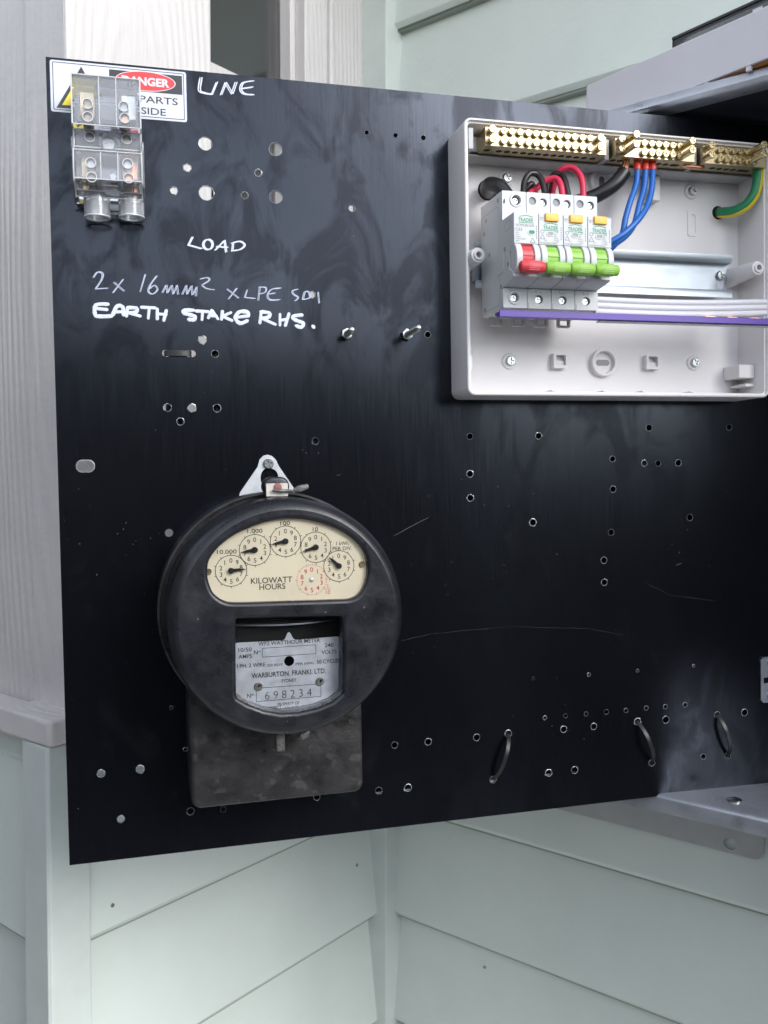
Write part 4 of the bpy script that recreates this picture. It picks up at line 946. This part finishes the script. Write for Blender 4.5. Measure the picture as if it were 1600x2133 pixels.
    if not main:
        mb = MB(); mb.bevprism(rrect(u0 + 4.6, u0 + 14.6, VL0 - 5.4, VL0 + .1, .5, 2), HL - 2, HL + 1.6, .4); tb = part('test_button', mb, 'orange_plastic', t)
        mb = MB(); mb.text('T', u0 + 9.6, VL0 - 2.7, HL + 1.66, 2.4); part('letter', mb, 'cable_yellow', tb)
    # toggle: two white cheeks, coloured barrel and grip
    colr = 'red_plastic' if main else 'green_plastic'
    vc = (VL1 + VM) / 2 + 2.0; hc = HL - 6
    def disc(a0, a1, r0, m_, nm, bev):
        mb = MB(); pl = [(vc + r0 * math.cos(t_) * 1.12, hc + r0 * math.sin(t_)) for t_ in [math.radians(-8 + 196 * k_ / 18) for k_ in range(19)]]
        mb.loft([[(u, v, h) for v, h in pl] for u in (a0, a1)]); return part(nm, mb, m_, t, bev, smooth=40)
    disc(u0 + .3, u0 + 5.0, 10.2, 'breaker_plastic', 'cheek', .5); disc(u1 - 4.6, u1 - .2, 10.2, 'breaker_plastic', 'cheek', .5)
    br = disc(u0 + 5.15, u1 - 4.75, 8.9, colr, 'toggle', .2)
    mb = MB(); mb.text('0\u00b7OFF', um, vc + 6.0, hc + 8.2, 1.6); part('letter', mb, colr, br)
    mb = MB(); mb.box(u0 + 5.4, u1 - 5.0, vc + .6, vc + 1.6, hc + 7.5, hc + 9.5); part('rib', mb, colr, br)
    gv, gh = Q(1100, 553, 95)[1], 92.0
    mb = MB(); prof = []
    for k_ in range(18):
        t_ = 2 * math.pi * k_ / 18; prof.append((4.1 * math.cos(t_), 3.9 * math.sin(t_)))
    us = [(u0 + .2, .62), (u0 + .5, .80), (u0 + 1.3, .95), (u0 + 4.2, .97), (u0 + 5.2, 1.08), (u1 - 4.4, 1.08), (u1 - 3.4, .97), (u1 - .9, .95), (u1 - .1, .8), (u1 + .1, .62)]
    mb.loft([[(u, gv + a * s_, gh + b_ * s_) for a, b_ in prof] for u, s_ in us])
    gp_ = part('grip', mb, colr, br)
    mb = MB(); mb.box(u0 + 5.4, u1 - 5, gv, gv + 4, hc + 4, gh + 1); part('neck', mb, colr, br)
    mb = MB()
    for k_ in range(6):
        a_ = math.radians(20 + k_ * 16 - 60); mb.box(u0 + 5.6, u1 - 4.8, gv + math.sin(a_) * -4.25 - .25, gv + math.sin(a_) * -4.25 + .25, gh + math.cos(a_) * 3.95, gh + math.cos(a_) * 4.35)
    part('grip_ribs', mb, colr, br)
    # rail clip below
    mb = MB(); cu_ = um + 1.0; mb.plate(rrect(cu_ - 5.4, cu_ + 5.4, VBo - 6.3, VBo + 3, 1.6, 4), [rrect(cu_ - 3.6, cu_ + 3.6, VBo - 4.6, VBo - .6, .8, 3)], 19.5, 22.5); part('rail_clip', mb, 'clip_plastic', t, .3)
    if not main:
        pr_ = MB(); pr_.text('L', um - 2.4, VM - 5.0, HS + .08, 2.0); pr_.text('IN', um + .9, VM - 5.5, HS + .08, 1.1, sx=1.1)
        pr_.text('N', u0 + 2.6, VL0 + 2.0, HS + .08, 1.5); pr_.text('L', u0 + 15.4, VL0 + 2.0, HS + .08, 1.5); part('terminal_print', pr_, 'print_grey', t)
        mb = MB(); mb.box(u0 - .35, u0 + 1.1, VBo + .4, VBo + 4.2, HS + .02, HS + .25); part('side_notch', mb, 'dark_steel', t)
    else:
        # the exposed side: rivets and moulded outlines
        for v, h in ((-96, 54), (-104, 30), (-113, 26), (-131, 36), (-134, 66), (-146, 72), (-159, 58), (-170, 26), (-100, 66)):
            mb = MB(); mb.lathe([(1.7, -.06), (1.7, .1)], (u0 - .02, v, h), 14, 'x', True, True); part('rivet', mb, 'grey_plug', t)
        mb = MB(); rr_ = rrect(-122, -115.5, 66, 78, 3, 4); mb.plate(rr_, [offset(rr_, -.35)], -.1, .02, lambda x, y, z_: (u0 - z_, x, y)); rr_ = rrect(-172, -100, 22, 56, 4, 4); mb.plate(rr_, [offset(rr_, -.35)], -.1, .02, lambda x, y, z_: (u0 - z_, x, y))
        part('moulded_outline', mb, 'grey_plug', t)
        mb = MB(); mb.prism(rrect(-150, -136, 50, 64, 2, 3), u0 - .25, u0 - .02, lambda x, y, z_: (z_, x, y)); part('moulded_pad', mb, 'breaker_plastic', t)
    return t
SCT = screw_head('terminal_screw', 'zinc', 2.7, 1.8, .4)
breaker(0, 'circuit_breaker', 'main circuit breaker with red toggle, nearest the box side', 'C63', True)
breaker(1, 'circuit_breaker', 'green toggle circuit breaker marked C10 next to the red one', 'C10', False)
breaker(2, 'circuit_breaker', 'green toggle circuit breaker marked C20 between two other green ones', 'C20', False)
breaker(3, 'circuit_breaker', 'green toggle circuit breaker marked C20 at the end of the row by the blue wires', 'C20', False)

# purple comb busbar and the white strip above it
pu0 = Q(1034, 652, 66)[0]; pv = Q(1040, 652, 66)[1]; pu1 = 556 - 5 + 20
bus = thing('comb_busbar', 'long purple edged comb busbar running under the breakers', 'busbar', (430, pv, 60))
mb = MB(); mb.plate([(pv - 2.4, 66), (pv + 2.4, 66), (pv + 2.4, 64.6), (pv - 1.0, 64.6), (pv - 1.0, 60), (pv - 2.4, 60)], [], 308.5, 538, lambda x, y, z: (z, x, y)); part('purple_edge', mb, 'purple_plastic', bus, .25)
mb = MB(); mb.box(UB + 4 * PIT + .5, 538, pv - 3.4, pv - 2.45, 57, 63); part('insulator', mb, 'white_plastic', bus, .2)
mb = MB(); mb.box(308.5, 312.5, pv - .9, pv + 1.4, 57, 64); part('end_cap', mb, 'purple_plastic', bus, .2)
for px in (1480, 1526, 1572):
    q_ = Q(px, 657, 62); mb = MB(); mb.box(q_[0] - 4.4, q_[0] + 4.4, pv + 1.2, pv + 3.6, 60, 62); part('copper_tooth', mb, 'copper', bus, .15)
wv0 = Q(1255, 636, 58); wv1 = Q(1598, 640, 58)
ws = thing('ribbed_strip', 'white plastic ribbed strip lying above the purple busbar', 'strip', (wv0[0], wv0[1], 55))
mb = MB(); pf = []
for k_ in range(3):
    cy_ = (k_ - 1) * 4.5
    for j in range(7): a = math.radians(-80 + 160 * j / 6); pf.append((cy_ + 2.2 * math.sin(a), 1.2 * math.cos(a)))
pf += [(6.6, -6), (-6.6, -6)]
L = []
for k_ in range(13):
    s_ = k_ / 12; u = (UB + 3 * PIT + WB_ + .2) + (wv1[0] - UB - 3 * PIT - WB_) * s_; v = wv0[1] + (wv1[1] - wv0[1]) * s_ - 1.6 * math.sin(math.pi * s_) ** 1; L.append([(u, v + a * (1 if s_ < .97 else .96), 57 + h) for a, h in pf])
mb.loft(L); part('ribbed_body', mb, 'white_plastic', ws)

# ------------------------------------------------------------------ brass link bars
HBAR = 40.0
def q2(x, y, h): return Q(920 + x / 2.353, 220 + y / 2.353, h)
bars = [('brass neutral link bar with two full rows of screws, left of the black cable', q2(212, 0, HBAR)[0], q2(806, 0, HBAR)[0], [250, 305, 345, 385, 425, 463, 500, 538, 577, 615, 652, 690, 728, 780], {250: 2, 780: 3}),
        ('brass link bar with blue wires in red ferrules, in the middle of the three', q2(848, 0, HBAR)[0], q2(1240, 0, HBAR)[0], [885, 955, 993, 1030, 1063, 1098, 1133, 1168, 1230], {885: 4, 955: 15, 1230: 12}),
        ('brass earth link bar with the green and yellow wire', q2(1280, 0, HBAR)[0], X1 - 5.5, [1325, 1365, 1400, 1435, 1468, 1502, 1535, 1583], {1325: 7, 1583: 17})]
bt, bb_ = Q(1010, 263, HBAR)[1], Q(1010, 303, HBAR)[1]
r1, r2 = q2(305, 122, HBAR + 3)[1], q2(305, 170, HBAR + 3)[1]
SCB = {}
for lab, ua, ub, cols, long_ in bars:
    t = thing('link_bar', lab, 'terminal bar', ((ua + ub) / 2, bb_, 22), 'brass link bars')
    mb = MB(); mb.box(ua, ub, bb_, bt, 22, HBAR); part('bar', mb, 'brass', t, .4)
    for x in cols:
        st_ = long_.get(x, 0) + 1.5
        if (x, st_) not in SCB: SCB[(x, st_)] = screw_head('link_screw', 'brass_screw', 2.75 if st_ < 3 else 3.1, 1.7, random.uniform(0, 1.5), stem=st_, stem_r=2.45)
        uu = q2(x, 120, HBAR + st_ + 1)[0]
        for k_, vv in enumerate((r1, r2)): inst('screw', SCB[(x, st_)], t, (uu, vv, HBAR), rot=(0, 0, random.uniform(0, 1.5)))
        mb = MB(); mb.lathe([(2.5, -.04), (2.5, .3)], (uu + .5, bb_, 31), 16, 'y', True, True); part('wire_hole', mb, 'dark_hole', t)
mb = MB(); mb.box(bars[0][1] - 11, bars[2][2], bb_ - 1.8, bb_ - .3, 4, 22); mb.box(bars[0][1] - 11, bars[2][2], bb_ + 2, bt - 1, 4, 21.5)
for xx in (bars[0][1] - 11, (bars[0][2] + bars[1][1]) / 2 - 2, (bars[1][2] + bars[2][1]) / 2 - 2): mb.box(xx, xx + 4, bb_ - 1, bt + .6, 6, 34)
solo('link_holder', mb, 'bracket_grey', 'grey plastic holder carrying the three brass bars', 'holder', (430, bb_, 4), bevel=.4)

# ------------------------------------------------------------------ wires
def wire(name, m, pts, r, label, group=None, cat='wire', sub=6, n=12):
    P3 = [(*Q(px, py, h), h) for px, py, h in pts]
    mb = MB(); mb.tube(catmull(P3, sub, closed=False), r, n)
    return solo(name, mb, m, label, cat, P3[0], group)
# blue neutrals with ferrules
for i, (x0, pts) in enumerate(((1328, [(1328, 352, 33), (1325, 385, 36), (1313, 420, 40), (1303, 455, 42), (1295, 490, 42), (1270, 520, 40), (1240, 535, 38)]), (1345, [(1345, 352, 33), (1342, 390, 37), (1331, 430, 42), (1322, 465, 45), (1305, 490, 46), (1272, 514, 44), (1240, 530, 40)]), (1360, [(1360, 352, 33), (1358, 390, 38), (1350, 425, 43), (1332, 455, 48), (1302, 485, 50), (1270, 505, 48), (1240, 520, 42)]))):
    t = thing('neutral_wire', ('blue wire entering the brass bar next to the black cable', 'blue wire between the two other blue wires', 'blue wire farthest from the black cable, crossing over the others')[i], 'wire', Q3(x0, 340, 33), 'blue neutral wires')
    P3 = [(*Q(px, py, h), h) for px, py, h in pts]
    mb = MB(); mb.tube(catmull(P3, 5, closed=False), 2.35, 12); part('insulation', mb, 'cable_blue', t)
    a, b_ = Q3(x0 - 1, 328, 31), Q3(x0, 352, 33); mb = MB(); mb.tube([a, b_, (b_[0], b_[1] - .6, b_[2])], [2.5, 2.95, 2.9], 14); part('ferrule', mb, 'ferrule_red', t)
# fat black cable with bared copper
t = thing('main_neutral_cable', 'thick black cable with bared copper strands entering the middle brass bar', 'cable', Q3(1300, 350, 32))
P3 = [(*Q(px, py, h), h) for px, py, h in ((1301, 358, 34), (1284, 380, 34), (1262, 397, 32), (1235, 411, 28), (1205, 420, 24), (1180, 425, 20))]
mb = MB(); mb.tube(catmull(P3, 5, closed=False), 5.6, 18); part('insulation', mb, 'cable_black', t)
for k_ in range(7):
    a = 2 * math.pi * k_ / 6; o = 0 if k_ == 6 else 1.9
    p0, p1, p2 = Q3(1305, 322, 31), Q3(1304, 340, 32), Q3(1299, 362, 34); off = (o * math.cos(a), 0, o * math.sin(a)); tw = (o * math.cos(a + .7), 0, o * math.sin(a + .7))
    mb = MB(); mb.tube([tuple(Vector(p0) + Vector(off)), tuple(Vector(p1) + Vector(tw)), tuple(Vector(p2) + Vector(tw))], 1.05, 8); part('copper_strand', mb, 'copper', t)
# green and yellow earth
t = thing('earth_wire', 'green and yellow striped earth wire curving into a hole in the box', 'wire', Q3(1577, 350, 32))
P3 = catmull([(*Q(px, py, h), h) for px, py, h in ((1578, 345, 32), (1579, 372, 33), (1573, 402, 32), (1556, 426, 28), (1530, 440, 20), (1508, 443, 10), (1496, 443, 1))], 6, closed=False)
def banded(P, r, n, a0, a1, grow):
    """strip of a tube's surface between two angles"""
    mb = MB(); P = [Vector(p) for p in P]; loops = []
    up = Vector((0, 0, 1))
    for i in range(len(P)):
        tg = (P[min(i + 1, len(P) - 1)] - P[max(i - 1, 0)]).normalized(); sd_ = tg.cross(up).normalized(); u2 = sd_.cross(tg).normalized(); up = u2
        loops.append([P[i] + (sd_ * math.cos(a0 + (a1 - a0) * k_ / n) + u2 * math.sin(a0 + (a1 - a0) * k_ / n)) * (r + grow) for k_ in range(n + 1)] + [P[i] + (sd_ * math.cos(a1) + u2 * math.sin(a1)) * r * .9, P[i] + (sd_ * math.cos(a0) + u2 * math.sin(a0)) * r * .9])
    mb.loft(loops); return mb
mb = MB(); mb.tube(P3, 4.3, 18); part('insulation', mb, 'cable_green', t)
part('yellow_stripe', banded(P3, 4.3, 8, math.radians(88), math.radians(150), .05), 'cable_yellow', t)
hq = Q(1496, 443, 3.2); mb = MB(); mb.lathe([(5.6, 3.05), (5.6, 3.12)], (*hq, 0), 24, cap1=True); part('cable_hole', mb, 'dark_hole', bx_t)
# supply tail into the main breaker
hq = Q(1016, 396, 3.2); mb = MB(); mb.lathe([(8.2, 3.05), (8.2, 3.12)], (*hq, 0), 24, cap1=True); part('cable_hole', mb, 'dark_hole', bx_t)
wire('supply_cable', 'cable_black', [(1016, 402, 2), (1015, 392, 14), (1022, 384, 24), (1038, 388, 32), (1052, 402, 36), (1062, 420, 40)], 5.6, 'thick black supply cable looping into the red breaker', cat='cable', n=18)
wire('loop_wire', 'cable_black', [(1090, 402, 44), (1093, 378, 40), (1104, 362, 38), (1120, 364, 38), (1130, 380, 42), (1135, 404, 46)], 2.3, 'thin black wire arching over the C10 breaker', 'loop wires above the breakers')
wire('loop_wire', 'cable_red', [(1102, 405, 36), (1118, 392, 34), (1138, 376, 36), (1158, 372, 40), (1168, 385, 44), (1172, 408, 46)], 2.4, 'red wire in the lower arch above the breakers', 'loop wires above the breakers')
wire('loop_wire', 'cable_black', [(1138, 408, 28), (1143, 380, 28), (1156, 364, 32), (1170, 366, 36), (1178, 382, 42), (1184, 410, 46)], 2.4, 'thin black wire between the two red arches', 'loop wires above the breakers')
wire('loop_wire', 'cable_red', [(1150, 405, 26), (1158, 370, 28), (1172, 352, 32), (1192, 350, 36), (1208, 364, 42), (1214, 385, 45), (1215, 410, 46)], 2.4, 'red wire in the tallest arch above the breakers', 'loop wires above the breakers')
wire('loop_wire', 'cable_black', [(1085, 408, 30), (1094, 396, 28), (1106, 384, 27), (1112, 392, 26), (1116, 408, 24)], 2.4, 'short black wire low behind the main breaker', 'loop wires above the breakers')
wire('link_jumper', 'copper', [(1420, 332, 31), (1421, 341, 32), (1428, 346, 33), (1445, 348, 33), (1460, 349, 33), (1465, 345, 32), (1466, 336, 31)], 1.7, 'bare copper jumper bridging two brass bars', cat='jumper')

# ------------------------------------------------------------------ clear plastic connector block
cbk = thing('connector_block', 'clear plastic twin terminal block with two round cable sleeves over the sticker', 'connector', (41, -110, 0))
HT = 36.0
ul, ur = 18.6, 62.6
vy = lambda y, h=HT: Q(220, y, h)[1]
sp = [(vy(158), 1.2), (vy(158), HT - 1), (vy(159.5), HT), (vy(262), HT), (vy(272, 25), 25), (vy(309, 25), 25), (vy(315), HT), (vy(374), HT), (vy(378), HT - 1), (vy(398, 22), 22), (vy(412, 19), 19), (vy(414, 17), 17), (vy(414, 17), 1.2)]
mb = MB()
def body(poly, a0, a1, inner=False):
    mb.loft([[(u, v, h) for v, h in poly] for u in (a0, a1)], inner=inner)
body(sp, ul, ur); body(offset(sp, -1.7), ul + 1.7, ur - 1.7, True)
part('housing', mb, 'clear_plastic', cbk, .5, smooth=25)
M['sleeve_plastic'] = M['clear_plastic'].copy(); M['sleeve_plastic'].node_tree.nodes['Principled BSDF'].inputs['Transmission Weight'].default_value = .82
M['glint_plastic'] = M['clear_plastic'].copy(); M['glint_plastic'].node_tree.nodes['Principled BSDF'].inputs['Transmission Weight'].default_value = .45  # paler plastic that paints in the bright edge highlights
mb = MB()
for u in (ul, ur): mb.tube([(u, v, h) for v, h in sp[1:12]], .55, 6)
for v, h in (sp[1], sp[3], sp[4], sp[5], sp[6], sp[7], sp[9], sp[10]): mb.tube([(ul + .3, v, h), (ur - .3, v, h)], .46, 6)
for u in (36.0, 47.0):
    for a_, b2 in ((3, 2), (7, 6)): mb.tube([(u, sp[a_][0] + .6, HT), (u, sp[b2][0] - .6, HT)], .34, 6)
part('edge_glint', mb, 'glint_plastic', cbk)  # pale rods standing in for highlights along the housing edges
# flared side skirts
for s_ in (-1, 1):
    mb = MB(); e0 = ul - .15 if s_ < 0 else ur + .15
    mb.loft([[(e0, v, h) for v, h in ((vy(300, 20), 1.2), (vy(300, 20), 30), (vy(395, 20), 30), (vy(440, 2), 2.2), (vy(440, 2), 1.2))], [(e0 + s_ * 1.6, v, h) for v, h in ((vy(300, 20), 1.2), (vy(300, 20), 29), (vy(395, 20), 29), (vy(440, 2), 2.2), (vy(440, 2), 1.2))]])
    part('skirt', mb, 'clear_plastic', cbk, smooth=25)
for u in (35.0, 47.2):
    mb = MB(); mb.loft([[(uu, v, h) for v, h in offset(sp, -2.2)] for uu in (u, u + 1.3)]); part('partition', mb, 'clear_plastic', cbk, smooth=25)
mb = MB(); mb.box(36.6, 46.9, vy(245), vy(196), 26, 28); part('partition', mb, 'clear_plastic', cbk, smooth=25)
mb = MB(); mb.box(36.6, 46.9, vy(372), vy(350), 26, 28); part('partition', mb, 'clear_plastic', cbk, smooth=25)
WS = [((182, 216), 'brass'), ((183, 243), 'brass'), ((187, 285), 'dark_steel'), ((189, 339), 'zinc'), ((191, 369), 'brass'), ((258, 222), 'zinc'), ((260, 246), 'copper'), ((264, 290), 'brass'), ((266, 341), 'zinc'), ((268, 371), 'copper')]
CS = {m_: screw_head('clamp_screw', m_, 2.8, 2.2, .6, slot=True) for m_ in ('brass', 'dark_steel', 'zinc', 'copper')}
for p, m_ in WS:
    top = 25.0 if 270 < p[1] < 310 else HT
    q_ = Q(*p, top)
    mb = MB(); mb.lathe([(3.5, top + .02), (3.45, top + .55), (3.0, top + .55), (2.95, top + .02)], (*q_, 0), 24); part('screw_port', mb, 'white_plastic', cbk)
    mb = MB(); mb.lathe([(3.5, top - 2.2), (3.5, 16.5), (2.9, 16.5), (2.9, top - 2.2), (3.5, top - 2.2)], (*q_, 0), 24); part('screw_well', mb, 'clear_plastic', cbk)
    inst('screw', CS[m_], cbk, (*q_, 28 if top > 30 else 18))
for (u0_, u1_), m2 in (((23, 33), 'brass'), ((50, 60), 'copper')):
    for ya, yb in ((206, 256), (326, 380)):
        mb = MB(); mb.box(u0_, u1_, vy(yb, 18), vy(ya, 18), 8, 16); part('connector_bar', mb, m2 if ya > 300 or m2 == 'brass' else 'zinc', cbk, .5)
q_ = Q(226, 296, 25); mb = MB(); mb.lathe([(6.3, 25.02), (6.2, 26.2), (5.6, 26.2), (5.5, 25.02)], (*q_, 0), 28); part('screw_port', mb, 'clear_plastic', cbk)
inst('screw', screw_head('fixing_screw', 'zinc', 5.0, 3.2, .3), cbk, (*q_, 16))
q_ = Q(236, 370, 30); inst('screw', screw_head('pinch_screw', 'zinc', 2.4, 1.4, .9, slot=True), cbk, (*q_, 28.1))
for px in (203, 274):
    q_ = Q(px, 452, 15); v0_ = vy(405, 15)
    mb = MB(); mb.lathe([(9.0, q_[1] - .1), (9.0, q_[1] + .7), (7.2, q_[1] + .7), (7.2, q_[1] - .1), (9.0, q_[1] - .1)], (q_[0], 0, 12.5), 36, 'y'); part('sleeve_rim', mb, 'glint_plastic', cbk)
    mb = MB(); mb.lathe([(8.9, q_[1]), (8.9, v0_), (7.3, v0_), (7.3, q_[1]), (8.9, q_[1])], (q_[0], 0, 12.5), 36, 'y'); part('cable_sleeve', mb, 'sleeve_plastic', cbk, .35, smooth=40)
a, b_ = Q(228, 440, 14), Q(250, 430, 14); mb = MB(); mb.box(a[0], b_[0], a[1], b_[1] + 1, 5, 16); part('web', mb, 'clear_plastic', cbk, .4)
